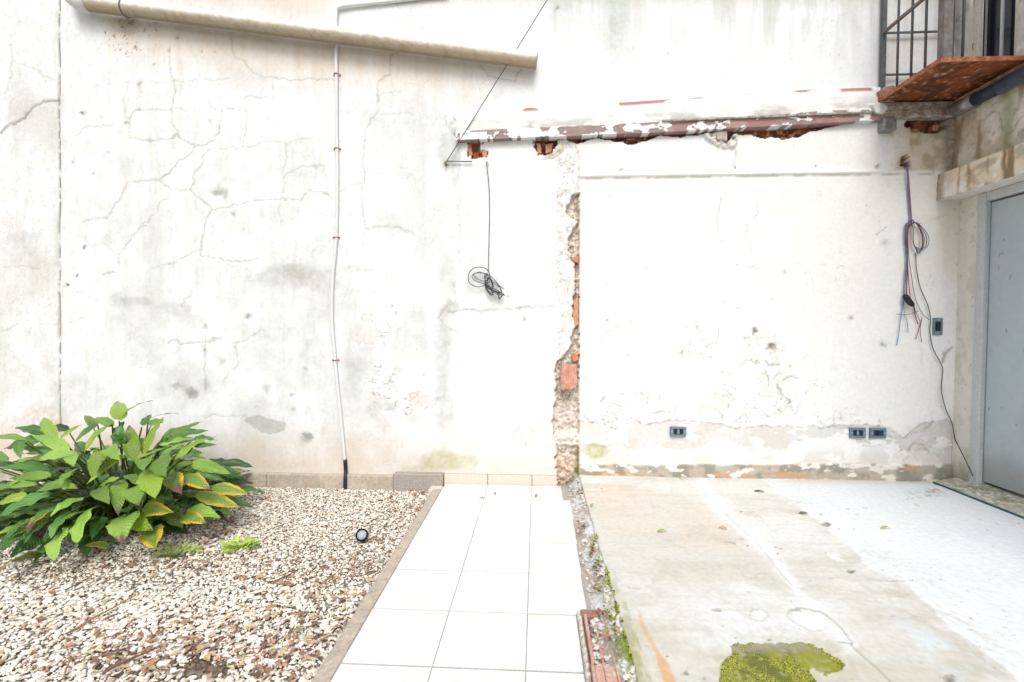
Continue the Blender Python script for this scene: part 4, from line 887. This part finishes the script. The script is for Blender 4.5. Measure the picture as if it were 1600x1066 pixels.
# ================================================================== TRENCH BETWEEN PATH AND SLAB
def trench():
    xs = np.arange(.14, .336, .005); ys = np.concatenate([np.arange(-4.6,-2.3,.06), np.arange(-2.3, .03, .005)]); X, Y = np.meshgrid(xs, ys); n = fbm(X*12,Y*12,110,5); n2 = fbm(X*60,Y*60,111,3); n3 = fbm(X*6,Y*5,112,4)
    Z = -.018+.074*ss(.21,.325,X)+.026*(n-.5)+.014*(n2-.5); c = np.ones(X.shape+(3,))*np.array([.6,.58,.54]); c = mix(c, (.7,.7,.69), ss(.45,.6,n3)); c = mix(c, (.35,.3,.24), ss(.52,.66,n)*.8); c = mix(c, (.55,.44,.33), ss(.27,.23,X)*.6)
    g = ss(.27,.325,X+.03*(n-.5))*ss(-1.05,-1.35,Y+.2*(n3-.5)); c = mix(c, (.2,.24,.04), g*ss(.4,.55,n)*.95); Z += g*.02*n2
    c = mix(c, (.3,.31,.08), ss(-.2,-.05,Y)*(1-ss(.22,.25,X))*.8)
    o = link('trench_mortar', gridmesh('trench_mortar', np.stack([X,Y,Z],-1), c), MT['mortar']); tag(o, kind='structure')
    # hollow bricks left in the trench
    def hollow(y0, y1, x0, x1, zt, open_, label):
        root = empty('hollow_brick', ((x0+x1)/2, (y0+y1)/2, -.03)); tag(root, label, 'brick', 'hollow bricks left in the trench')
        t = .011
        MB().box(x0, x0+t, y0, y1, -.06, zt, .002).build('side', MT['brickd'], root); MB().box(x1-t, x1, y0, y1, -.06, zt, .002).build('side', MT['brickd'], root)
        if open_:
            xm = (x0+x1)/2; MB().box(xm-.005, xm+.005, y0, y1, -.06, zt-.022, .002).build('rib', MT['brickd'], root); MB().box(x0+t, x1-t, y0, y1, -.06, -.045).build('bottom', MT['brickp'], root)
        else:
            xm = (x0+x1)/2; MB().box(x0+t+.0005, xm-.004, y0, y1, -.06, zt-.006, .003).build('top', MT['brickd'], root); MB().box(xm-.003, x1-t-.0005, y0, y1, -.06, zt-.004, .003).build('top', MT['brickd'], root)
    yA = GP(930,962,.03)[1]; yB = GP(950,1036,.03)[1]
    hollow(yB, yA, .196, .285, .036, True, 'broken hollow clay brick open at the top, full of rubble')
    hollow(yB-.24, yB-.012, .192, .285, .036, False, 'salmon hollow brick with closed ribbed top at the bottom picture edge')
    hollow(yB-.50, yB-.26, .19, .283, .036, False, 'salmon hollow brick nearest the camera in the trench')
    a = GP(912,960,.03); MB().box(.186, .262, yA+.004, yA+.05, -.05, .028, .006).build('brick_fragment', MT['frag'], None)
    tag(bpy.context.scene.objects['brick_fragment'], 'rough brown brick fragment lying across the trench', 'brick')
    # mortar edge along the tiles beside the bricks
    ys = np.linspace(yB-.55, yA+.05, 160); V = []; C = []
    for y in ys:
        k = float(fbm(np.array([y*25]),np.array([1.]),113,4)[0]); k2 = float(fbm(np.array([y*60]),np.array([2.]),114,3)[0])
        V.append([(.172,y,-.05),(.1725,y,.012+.02*(k-.4)),(.182,y,.02+.02*(k2-.5)),(.189+.006*(k-.5),y,.016+.03*(k2-.5)),(.193,y,-.05)])
    V = np.array(V); nn = fbm(V[...,1]*50, V[...,0]*300, 115, 4); C = mix(np.ones(V.shape)*np.array([.64,.6,.53]), (.4,.34,.27), ss(.5,.65,nn))
    o = link('mortar_edge', gridmesh('mortar_edge', V, C), MT['mortar']); tag(o, kind='structure')
MT['brickd'] = mat('dusty_clay', (.58,.29,.22), .9, .25, 16, .5, 90, col2=(.55,.42,.36))
MT['frag'] = mat('brown_brick', (.35,.2,.15), .95, .35, 40, .7, 90, col2=(.28,.18,.14))
trench()

# ---- small stones generator (gravel, rubble)
def ico(sub):
    import bmesh
    bm = bmesh.new(); bmesh.ops.create_icosphere(bm, subdivisions=sub, radius=1); v = np.array([p.co[:] for p in bm.verts]); f = np.array([[q.index for q in p.verts] for p in bm.faces]); bm.free(); return v, f
I1, I2 = ico(1), ico(2)
def stones(name, pos, size, cols, sub2, mat_, seed, flat=.55):
    r = np.random.RandomState(seed); Vs, Fs, Cs, off = [], [], [], 0
    for base, sel in ((I2, sub2), (I1, ~sub2)):
        idx = np.nonzero(sel)[0]
        if not len(idx): continue
        bv, bf = base; n = len(idx); nv = len(bv)
        d1 = r.randn(n,1,3); d1 /= np.linalg.norm(d1,axis=2,keepdims=True); d2 = r.randn(n,1,3); d2 /= np.linalg.norm(d2,axis=2,keepdims=True); d3 = r.randn(n,1,3); d3 /= np.linalg.norm(d3,axis=2,keepdims=True)
        b = bv[None]
        rad = 1+.22*np.sin(2.1*(b*d1).sum(2)*1.8+r.rand(n,1)*6)+.16*np.sin(3.5*(b*d2).sum(2)+r.rand(n,1)*6); cut = (b*d3).sum(2); rad = rad*np.where(cut>.55, .55/np.maximum(cut,.55), 1)
        q = b*rad[...,None]*np.stack([r.uniform(.85,1.35,n), r.uniform(.6,1.,n), r.uniform(flat*.7,flat*1.3,n)],1)[:,None,:]*size[idx][:,None,None]
        yaw = r.rand(n)*6.283; tx = r.randn(n)*.35; ca, sa = np.cos(yaw)[:,None], np.sin(yaw)[:,None]; ct, st_ = np.cos(tx)[:,None], np.sin(tx)[:,None]
        x, y, z = q[...,0], q[...,1], q[...,2]; y, z = y*ct-z*st_, y*st_+z*ct; x, y = x*ca-y*sa, x*sa+y*ca
        Vs.append((np.stack([x,y,z],-1)+pos[idx][:,None,:]).reshape(-1,3)); Fs.append((bf[None]+(np.arange(n)*nv)[:,None,None]).reshape(-1,3)+off); Cs.append(np.repeat(cols[idx],nv,0)); off += n*nv
    return link(name, rawmesh(name, np.concatenate(Vs), np.concatenate(Fs), np.concatenate(Cs), True), mat_)

def moss():
    r = np.random.RandomState(51)
    mp = [(1126,1080),(1127,1040),(1135,1030),(1146,1024),(1142,1012),(1150,1008),(1200,1006),(1240,1008),(1250,1004),(1278,1012),(1300,1024),(1322,1040),(1306,1050),(1290,1056),(1270,1044),(1262,1050),(1275,1066),(1280,1080)]
    u = r.uniform(1120,1325,30000); v = r.uniform(1000,1080,30000); p = np.array([GP(a,b,ZS) for a,b in zip(u,v)]); n2 = fbm(p[:,0]*9,p[:,1]*9,101,5); n3 = fbm(p[:,0]*45,p[:,1]*45,102,3); n6 = fbm(p[:,0]*16,p[:,1]*16,108,4)
    k = inpoly(u+(n2-.5)*14, v+(n3-.5)*8, mp) & (r.rand(len(u)) < .06+1.1*ss(.42,.56,n6)) & (r.rand(len(u)) < .35+ss(1010,1024,v)); p = p[k]; n6 = n6[k]; n = len(p); sz = r.uniform(.0012,.003,n)*(.6+n6); p[:,2] += .001+.006*np.clip(n6-.42,0,1)
    pal = np.array([[.28,.31,.03],[.42,.44,.05],[.1,.11,.025],[.44,.42,.12],[.22,.18,.11]]); c = pal[r.choice(5,n,p=[.36,.2,.24,.08,.12])]*r.uniform(.75,1.2,(n,1))*(.55+.9*n6)[:,None]
    o = stones('moss', p, sz, c, np.zeros(n,bool), MT['moss'], 52, .7); tag(o, 'patch of olive green moss on the slab at the bottom edge', 'moss', kind='stuff')
    m = 2600; y = r.uniform(-2.2,-.9,m); x = .318+r.randn(m)*.011; f = fbm(x*25,y*7,116,4); k = (f > .53+.25*ss(-1.4,-.9,y)) & (x < .335); x, y, f = x[k], y[k], f[k]; n = len(x)
    z = np.where(x > .326, ZS+.001, .056); c = pal[r.choice(5,n,p=[.36,.3,.2,.06,.08])]*r.uniform(.75,1.2,(n,1))
    o = stones('moss', np.stack([x,y,z],-1), r.uniform(.002,.006,n), c, np.zeros(n,bool), MT['moss'], 53, .7); tag(o, 'line of green moss along the slab edge in the trench', 'moss', kind='stuff')
moss()

# ================================================================== GRAVEL BED
KX = TX0-T-.078
def gravel():
    r = np.random.RandomState(21)
    X, Y = np.meshgrid(np.linspace(-5.2, KX+.01, 120), np.linspace(-4.6, -.02, 120)); Z = ZG-.02+.02*(fbm(X*3,Y*3,120,3)-.5)
    o = link('garden_soil', gridmesh('garden_soil', np.stack([X,Y,Z],-1)), MT['soil']); tag(o, kind='structure')
    pos = []; near = []; size = []
    def lay(x0, x1, y0, y1, s):
        gx, gy = np.meshgrid(np.arange(x0,x1,s), np.arange(y0,y1,s*.92)); gx = gx+(r.rand(*gx.shape)-.5)*s*.9; gy = gy+(r.rand(*gy.shape)-.5)*s*.9
        return gx.ravel(), gy.ravel()
    x, y = lay(-4.5, KX-.006, -2.25, -.055, .0140); keep = np.ones(len(x), bool)
    pz = np.stack([x,y,np.full_like(x,ZG)],-1); u, v = PX(pz)
    keep &= (u > -40) & (v < 1100)
    bare = blob(u,v,330,1040,62,20,1,5,.5,.03)+blob(u,v,170,1020,40,14,.7,6,.5,.03)+blob(u,v,130,930,20,8,.4,6,.5,.03)+blob(u,v,205,1055,30,10,.7,6)
    dark = r.rand(len(x)) < bare*.9; keep &= ~(r.rand(len(x)) < bare*.35)
    under = (((x+2.85)/.72)**2+((y+.5)/.5)**2) < 1; keep &= ~(under & (r.rand(len(x)) < .93))
    x, y, u, v, dark = x[keep], y[keep], u[keep], v[keep], dark[keep]; n = len(x)
    size = np.clip(r.lognormal(math.log(.0078), .34, n), .0035, .018); z = ZG-.010+.010*r.rand(n)+.018*(fbm(x*3,y*3,120,3)-.5)+.3*size
    # palette
    pal = np.array([[.84,.78,.68],[.77,.7,.59],[.87,.84,.77],[.7,.66,.59],[.67,.6,.5],[.55,.52,.47],[.72,.6,.48],[.6,.3,.18],[.22,.2,.18],[.55,.4,.3]])
    p = np.array([.27,.18,.23,.11,.08,.04,.06,.008,.016,.012]); k = r.choice(len(pal), n, p=p/p.sum()); col = pal[k]*r.uniform(.88,1.1,(n,1))
    red = (r.rand(n) < .045*ss(330,480,u)*ss(820,1000,v)+.05*ss(590,640,u)*ss(790,760,v)+.008); col[red] = np.array([.52,.33,.24])*r.uniform(.7,1.15,(red.sum(),1))
    col[dark] = np.array([.1,.07,.05])*r.uniform(.7,1.5,(dark.sum(),1)); size[dark] *= .7
    o = stones('gravel', np.stack([x,y,z],-1), size, col, v > 915, MT['pebble'], 22, .46); tag(o, 'pale cream crushed stone gravel covering the bed left of the path', 'gravel', kind='stuff')
    # thin continuation towards the camera and the left
    x, y = lay(-5.2, KX-.006, -4.4, -2.25, .05); n = len(x)
    x2, y2 = lay(-5.2, -4.5, -2.25, -.06, .05); x = np.concatenate([x,x2]); y = np.concatenate([y,y2]); n = len(x)
    o2 = stones('gravel', np.stack([x,y,np.full(n,ZG-.01)],-1), np.full(n,.028), pal[r.choice(7,n)], np.zeros(n,bool), MT['pebble'], 23, .4); tag(o2, 'coarser pale gravel at the outer edge of the bed', 'gravel', kind='stuff')
gravel()

# ---- rubble in the trench and inside the open brick
def rubble():
    r = np.random.RandomState(31); n = 420
    y = r.uniform(-2.25,-.03,n); x = np.where(y > -1.5, r.uniform(.235,.318,n), r.uniform(.292,.322,n)); s = np.clip(r.lognormal(math.log(.006),.35,n),.003,.014); z = -.016+.074*ss(.21,.325,x)+s*.4;    m = 230; yA = GP(930,962,.03)[1]; yB = GP(950,1036,.03)[1]; y2 = r.uniform(yB-.01,yA,m); x2 = r.uniform(.212,.27,m); s2 = np.clip(r.lognormal(math.log(.009),.35,m),.004,.018); z2 = np.full(m,-.022)+r.rand(m)*.042
    pal = np.array([[.66,.64,.6],[.5,.46,.4],[.5,.32,.24],[.2,.18,.18],[.42,.35,.28],[.72,.7,.67]]); k = r.choice(6, n+m, p=[.34,.22,.05,.05,.12,.22])
    o = stones('rubble', np.stack([np.r_[x,x2],np.r_[y,y2],np.r_[z,z2]],-1), np.r_[s,s2], pal[k]*r.uniform(.8,1.1,(n+m,1)), np.ones(n+m,bool), MT['pebble'], 32); tag(o, 'loose mortar rubble lying in the trench beside the slab', 'rubble', kind='stuff')
rubble()

# ================================================================== BROAD-LEAVED PLANT
PAL = dict(g=((.2,.37,.045),(.29,.47,.08)), l=((.34,.5,.05),(.26,.43,.04)), d=((.08,.22,.04),(.13,.3,.07)), y=((.2,.32,.05),(.75,.5,.04)), k=((.03,.08,.025),(.04,.1,.03)))  # k: near-black leaf tone, the clump's inner shadow put into the colour
def leaf_mesh(B, Tp, w, typ, seed, nrm=None, arch=.12, tipbrown=0.):
    """a pointed blade from B to Tp (3-D), full width w; folded along its midrib and arching"""
    r = np.random.RandomState(seed); B = np.asarray(B,float); Tp = np.asarray(Tp,float); L = np.linalg.norm(Tp-B); t = (Tp-B)/L
    if tipbrown == 0 and r.rand() < .16: tipbrown = r.uniform(.08,.22)
    if nrm is None: nrm = np.array([0,-.55,.85]) + r.randn(3)*.22
    nv = nrm - t*(nrm@t); nv /= np.linalg.norm(nv); sd = np.cross(t, nv); nl, nw = 15, 9; V = np.zeros((nl,nw,3)); C = np.zeros((nl,nw,3)); UVs = np.zeros((nl,nw,2))
    c0, c1 = [np.array(q) for q in PAL[typ]]; br = r.uniform(.6,1.25); pw = r.uniform(.75,1.05); ph = r.rand()*6; wob = r.uniform(.02,.05)
    for i in range(nl):
        s = i/(nl-1); prof = (s**(.62*pw))*((1-s)**1.05)/.478 if 0 < s < 1 else 0
        ctr = B + t*L*s + nv*L*arch*math.sin(math.pi*s)*(1-.2*s) 
        for j in range(nw):
            q = (j/(nw-1)-.5)*2; wv = wob*w*math.sin(s*17+ph+q*2)*abs(q)
            jag = 1+.05*math.sin(s*60+q*9+ph)*(1 if abs(q) == 1 else 0)
            V[i,j] = ctr + sd*q*.5*w*prof*jag + nv*(abs(q)**1.3*.14*w*prof + wv - .12*w*prof*(q*q)**2)
            UVs[i,j] = (q*prof, s)
            m = abs(q)
            if typ == 'y': k = float(ss(.45,.95,np.array(m+.45*(s-.5)+.35*(float(vn(np.array([s*4+ph]),np.array([q*2.]),seed%20)[0])-.5)))); col = c0*(1-k)+c1*k
            else: k = .5+.5*math.sin(s*5+ph); col = c0*(1-k)+c1*k
            if m < .1: col = col*.75+np.array([.3,.4,.12])*.25
            if tipbrown > 0:
                kb = float(ss(1-tipbrown,1-tipbrown*.45,np.array(s+.25*(float(vn(np.array([s*6+ph]),np.array([q*3.]),3)[0])-.5)))); col = col*(1-kb)+np.array([.17,.1,.075])*kb
            C[i,j] = col*br
    me = gridmesh('leaf', V, C); uvl = me.uv_layers.new(name='UVMap'); idx = np.zeros(len(me.loops), np.int32); me.loops.foreach_get('vertex_index', idx)
    uvl.data.foreach_set('uv', UVs.reshape(-1,2)[idx].astype(np.float32).ravel()); return me
LEAVES = [(91,683,67,653,17,'l'),(95,684,128,663,7,'l'),(107,706,50,681,19,'g'),(40,687,-22,688,15,'g'),(31,686,32,717,15,'d'),(152,662,117,691,11,'d'),(189,657,183,627,20,'l'),(186,655,239,626,11,'g'),
 (175,662,130,712,17,'l'),(178,666,146,654,13,'g'),(187,696,190,662,22,'d'),(62,716,129,709,19,'g'),(111,710,115,729,18,'g'),(57,757,-12,768,17,'g'),(80,743,20,747,13,'g'),(112,752,55,769,17,'g'),(115,734,93,758,17,'g'),
 (195,710,134,758,14,'l'),(97,759,123,763,12,'g'),(160,703,144,748,22,'l'),(212,722,202,664,24,'l'),(226,712,255,652,30,'l'),(210,719,259,700,10,'l'),(222,665,237,647,15,'d'),(232,655,280,647,5,'d'),
 (264,683,318,658,11,'g'),(250,696,305,686,13,'g'),(248,717,300,689,12,'g'),(271,722,337,682,16,'l'),(303,698,340,695,9,'d'),(284,717,319,708,11,'d'),(299,722,362,741,18,'g'),(308,735,353,753,13,'d'),(302,722,266,733,9,'g'),
 (252,714,259,746,34,'g'),(230,716,224,737,22,'g'),(243,728,243,779,40,'l'),(266,744,284,773,28,'y'),(281,747,330,767,26,'y'),(330,762,389,773,20,'y'),(305,772,375,793,22,'y'),(294,795,345,809,20,'g'),(283,808,323,818,22,'y'),
 (222,797,272,801,24,'y'),(214,760,218,791,34,'g'),(187,750,185,806,24,'g'),(201,806,191,850,40,'g'),(208,812,239,829,23,'l'),(237,826,243,858,32,'y'),(138,797,121,851,33,'g'),(128,778,79,806,22,'g'),(106,801,79,841,25,'d'),
 (80,813,30,861,23,'d'),(106,828,85,878,32,'g'),(80,770,-12,814,33,'d'),(79,797,39,833,21,'y'),(34,821,-6,836,16,'g'),(36,838,-18,872,30,'d'),(63,869,-8,896,25,'y'),(172,854,131,853,13,'y'),(152,764,171,788,24,'g'),(156,760,189,747,15,'l'),(43,774,-10,791,16,'l'),
 (200,742,216,760,18,'g'),(170,700,188,720,20,'g'),(140,735,160,720,14,'d'),(255,690,272,670,14,'d'),(200,690,172,680,16,'d')]
BROWN = {37:.45, 55:.5, 38:.2, 58:.15, 45:.25, 44:.15}
def plant():
    cen = np.array([-2.75,-.62,-.03]); rad = np.array([1.05,.66,.70])
    root = empty('leafy_plant', (cen[0],cen[1],ZG)); tag(root, 'large broad-leaved green plant with yellowing lower leaves on the gravel', 'plant')
    def pt(px, py):
        d = ray(px,py); o = (CAM-cen)/rad; dd = d/rad; a = dd@dd; b = o@dd; c = o@o-1; disc = b*b-a*c
        t = (-b-math.sqrt(disc))/a if disc > 0 else -b/a
        p = CAM+d*t
        if p[2] < ZG+.03: p = GP(px,py,ZG+.03)
        if p[1] > -.06: p = WP(px,py,-.06)
        return p
    rnd = random.Random(8)
    def stem(P, k):
        q = np.array([cen[0]+(P[0]-cen[0])*.3+rnd.uniform(-.05,.05), min(cen[1]+(P[1]-cen[1])*.3+rnd.uniform(-.05,.05),-.08), ZG-.01]); m = (P+q)/2 + np.array([(P[0]-cen[0])*.02,0,.06+rnd.uniform(0,.04)])
        MB().tube(crom([q,m,P],5), [.007]*5+[.005]*5+[.004], 5, False).build('stem', MT['stem'], root, True)
    for k, (bx,by,tx,ty,wp,typ) in enumerate(LEAVES):
        B = pt(bx,by); Tp = pt(tx,ty); depth = (B-CAM)@fwd; L = np.linalg.norm(Tp-B)
        wid = max(wp*depth/F*1.38, .045)
        if L < 2.5*wid:                      # foreshortened blade: its tip comes towards the viewer
            e = math.sqrt((2.5*wid)**2-L*L)*.8; Tp = CAM+(Tp-CAM)*(1-e/np.linalg.norm(Tp-CAM)); Tp[2] = max(Tp[2], ZG+.02)
        o = link('leaf', leaf_mesh(B,Tp,wid,typ,k+1,tipbrown=BROWN.get(k,0.), arch=rnd.uniform(.05,.13)), MT['leaf'], root)
        if typ == 'y': o['label'] = 'yellowing leaf'
        stem(B + (cen-B)*.02, k)
    # deeper filler leaves; their dark tones paint in the shade inside the clump
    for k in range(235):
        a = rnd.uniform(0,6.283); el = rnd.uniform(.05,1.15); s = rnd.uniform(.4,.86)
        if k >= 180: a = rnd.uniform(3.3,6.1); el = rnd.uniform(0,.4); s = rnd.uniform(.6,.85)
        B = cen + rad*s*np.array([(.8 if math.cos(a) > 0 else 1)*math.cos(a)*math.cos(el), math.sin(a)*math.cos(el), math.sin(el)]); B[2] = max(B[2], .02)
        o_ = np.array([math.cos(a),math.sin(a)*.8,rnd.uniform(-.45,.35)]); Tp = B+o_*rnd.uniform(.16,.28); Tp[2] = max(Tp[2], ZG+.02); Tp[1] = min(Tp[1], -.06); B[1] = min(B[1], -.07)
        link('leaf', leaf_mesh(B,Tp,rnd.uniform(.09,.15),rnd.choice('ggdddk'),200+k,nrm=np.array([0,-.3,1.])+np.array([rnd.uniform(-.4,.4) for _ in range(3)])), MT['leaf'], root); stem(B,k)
plant()

# ---- two small weeds on the gravel
def weed(px, py, n, spread, hgt, label, seed, col):
    rnd = random.Random(seed); c = GP(px,py,ZG); V = []; Q = []; C = []
    for k in range(n):
        a = rnd.uniform(0,6.283); d = rnd.uniform(0,1)**.7*spread; b = np.array([c[0]+math.cos(a)*d, c[1]+math.sin(a)*d*.6, ZG-.005+rnd.uniform(0,hgt*.5)]); dr = np.array([math.cos(a)*rnd.uniform(.3,1), math.sin(a)*.6, rnd.uniform(.2,1)]); dr /= np.linalg.norm(dr); l = rnd.uniform(.02,.045); s = np.cross(dr,np.array([rnd.uniform(-.3,.3),-.4,1])); s = s/np.linalg.norm(s)*l*.3
        i = len(V); m = b+dr*l*.5; V += [b, m-s, b+dr*l+np.array([0,0,-.008]), m+s]; Q.append((i,i+1,i+2,i+3)); f = rnd.uniform(.75,1.2); C += [np.array(col)*f]*4
    o = link('weed', rawmesh('weed', np.array(V), np.array(Q), np.array(C), False), MT['moss']); tag(o, label, 'weed', 'small weeds on the gravel')
weed(279,866,170,.11,.03,'low pale green weed close to the edge of the big plant',1,(.4,.47,.17))
weed(376,858,120,.09,.07,'taller bright green weed out in the open gravel',2,(.38,.52,.1))

# ---- garden spotlight
def spot():
    c = GP(566,848,ZG); root = empty('garden_spotlight', tuple(c)); tag(root, 'small round garden spotlight with grey lens and black rim in the gravel', 'lamp')
    d = np.array([.15,-.75,.55]); d /= np.linalg.norm(d); p = c+np.array([0,0,.042])
    mb = MB(); mb.tube([p-d*.05, p-d*.045, p-d*.01, p+d*.012, p+d*.014, p+d*.010], [.012,.024,.033,.036,.034,.030], 20); mb.build('housing', MT['black'], root, True)
    mb = MB(); mb.tube([p+d*.006, p+d*.012, p+d*.019, p+d*.022], [.029,.028,.018,.004], 20); mb.build('lens', MT['lens'], root, True)
    MB().tube([c+np.array([0,.015,.03]), c+np.array([0,.01,-.05])], .006, 8).build('stake', MT['black'], root, True)
spot()

# ---- fallen leaves on tiles and slab, each its own
def fallen(px, py, z, L, yaw, col, label, seed, curl=.25, grp='fallen leaves on tiles and slab'):
    c = GP(px,py,z); d = np.array([math.cos(yaw),math.sin(yaw),0]); PAL['f'] = (col, tuple(np.array(col)*.7)); me = leaf_mesh(c-d*L/2+np.array([0,0,.003]), c+d*L/2+np.array([0,0,.004]), L*.42, 'f', seed, nrm=np.array([0,-.1,1.]), arch=curl)
    mz = min(v.co.z for v in me.vertices)
    for v in me.vertices: v.co.z += z+.002-mz
    o = link('fallen_leaf', me, MT['litter']); tag(o, label, 'leaf', grp)
fallen(838,776,.001,.055,1.3,(.5,.17,.06),'orange brown fallen leaf on the white tiles near the wall',301)
fallen(774,772,.001,.04,1.5,(.25,.12,.11),'small purplish fallen leaf on the white tiles near the wall',302)
fallen(753,780,.001,.04,-.2,(.2,.18,.15),'thin dark dry leaf on the white tiles near the left joint',303)
fallen(1035,832,ZS,.06,.05,(.25,.4,.07),'green fallen leaf on the middle of the bare concrete',304)
fallen(925,791,ZS,.05,1.2,(.25,.42,.05),'small green leaf at the slab edge by the trench',305)
fallen(1130,827,ZS,.05,-.8,(.55,.25,.08),'orange fallen leaf beside the pale seam in the slab',306)
fallen(1384,827,ZS,.06,.05,(.6,.62,.1),'yellow-green fallen leaf on the pale blue paint',307)
fallen(1464,770,ZS,.06,-.7,(.55,.25,.1),'orange curled leaf on the blue paint near the door sill',308,.4)
fallen(1187,769,ZS,.07,-.35,(.05,.05,.05),'slender blackish leaf on the slab near the wall',309,.1)
fallen(1255,803,ZS,.06,.1,(.15,.13,.11),'brown dry leaf lying on the border of the blue paint',310,.15)
fallen(1066,748,ZS+.004,.05,.1,(.5,.55,.12),'yellow leaf against the foot of the right wall',311,.15)
# ---- leaf and twig litter in the gravel and trench
def litter():
    r = np.random.RandomState(41); V = []; Q = []; C = []
    def lf(c, L, a, col, tilt):
        d = np.array([math.cos(a),math.sin(a),tilt]); s = np.array([-math.sin(a),math.cos(a),r.uniform(-.5,.5)])*L*r.uniform(.15,.3); i = len(V); up_ = np.array([0,0,L*r.uniform(.05,.2)])
        V.extend([c-d*L/2, c+s*1+up_, c+d*L/2, c-s+up_, c]); Q.extend([(i,i+4,i+1,i+1),(i+1,i+4,i+2,i+2),(i+2,i+4,i+3,i+3),(i+3,i+4,i,i)]); f = r.uniform(.7,1.2); C.extend([np.array(col)*f]*5)
    cols = [(.4,.22,.14),(.28,.16,.11),(.48,.34,.2),(.17,.11,.09),(.47,.28,.19),(.5,.44,.27)]
    zones = [(640,780,50,20,60),(600,870,60,50,90),(480,930,120,80,150),(420,1010,160,50,190),(230,1030,160,40,140),(100,960,120,70,60),(340,810,30,14,50),(270,770,120,20,50),(180,880,120,12,70),(330,835,40,12,30),(560,1000,60,50,60)]
    for cx,cy_,rx,ry,n in zones:
        for k in range(n):
            px = cx+r.randn()*rx*.6; py = cy_+r.randn()*ry*.6
            if py > 1062 or py < 762: continue
            p = GP(px,py,ZG+.008)
            if p[0] > KX-.02: continue
            lf(p, r.uniform(.015,.05), r.rand()*6.3, cols[r.randint(6)], r.uniform(-.2,.2))
    V3 = np.array(V); F3 = []
    for q in Q: F3.append(q[:3])
    o = link('leaf_litter', rawmesh('leaf_litter', V3, np.array(F3), np.array(C), False), MT['litter']); tag(o, 'brown and reddish bits of dead leaf strewn over the gravel', 'leaf litter', kind='stuff')
    V.clear(); Q.clear(); C.clear()
    for (px,py,n,sx,sy) in ((905,783,20,10,12),(908,832,10,6,14),(925,875,14,6,14),(935,905,16,6,20),(930,937,12,10,6),(945,975,10,10,20),(952,1010,8,8,14),(886,752,14,10,4)):
        for k in range(n):
            u_, v_ = px+r.randn()*sx*.5, py+r.randn()*sy*.5; p = GP(u_, v_, .0)
            if p[1] > -.03: p[1] = -.03
            p[0] = min(max(p[0],.235),.318); p[2] = .012+.06*(p[0]-.22)/.1 if p[1] > -1.45 else .05
            lf(p, r.uniform(.012,.04), r.rand()*6.3, [(.3,.14,.11),(.16,.1,.12),(.5,.2,.1),(.22,.26,.05),(.1,.08,.09),(.3,.33,.06)][r.randint(6)], r.uniform(-.2,.2))
    o = link('leaf_litter', rawmesh('leaf_litter', np.array(V), np.array([q[:3] for q in Q]), np.array(C), False), MT['litter']); tag(o, 'dark dead leaves and green scraps caught in the trench', 'leaf litter', kind='stuff')
litter()
def twig(p0, p1, r, col, label, bend=.01):
    a = GP(*p0,ZG+.012); b = GP(*p1,ZG+.014); m = (a+b)/2+np.array([bend,bend,.006]); o = MB().tube(crom([a,(a+m)/2+np.array([-bend*.4,0,.002]),m,b],5), [r]*8+[r*.8]*4+[r*.6]*4, 6).build('twig', MT[col], None, True); tag(o, label, 'twig', 'twigs lying on the gravel')
MT['twig'] = mat('twig', (.36,.2,.1), .9, .3, 60, .4, 150); MT['twig_d'] = mat('twig_dark', (.2,.11,.075), .9, .3, 60, .4, 150)
twig((118,983),(212,930),.0045,'twig','long pale brown twig in the middle of the gravel at left')
twig((160,1052),(240,1015),.006,'twig_d','thick dark twig near the bottom edge of the gravel')
twig((100,1062),(103,1010),.003,'twig','straight thin straw standing towards the bottom left corner')
twig((495,920),(548,876),.003,'twig','thin twig on the gravel between spotlight and kerb')
twig((425,913),(462,893),.004,'twig_d','short dark reddish twig in the middle of the gravel')
twig((540,862),(575,900),.0025,'twig','fine brown twig just below the spotlight')
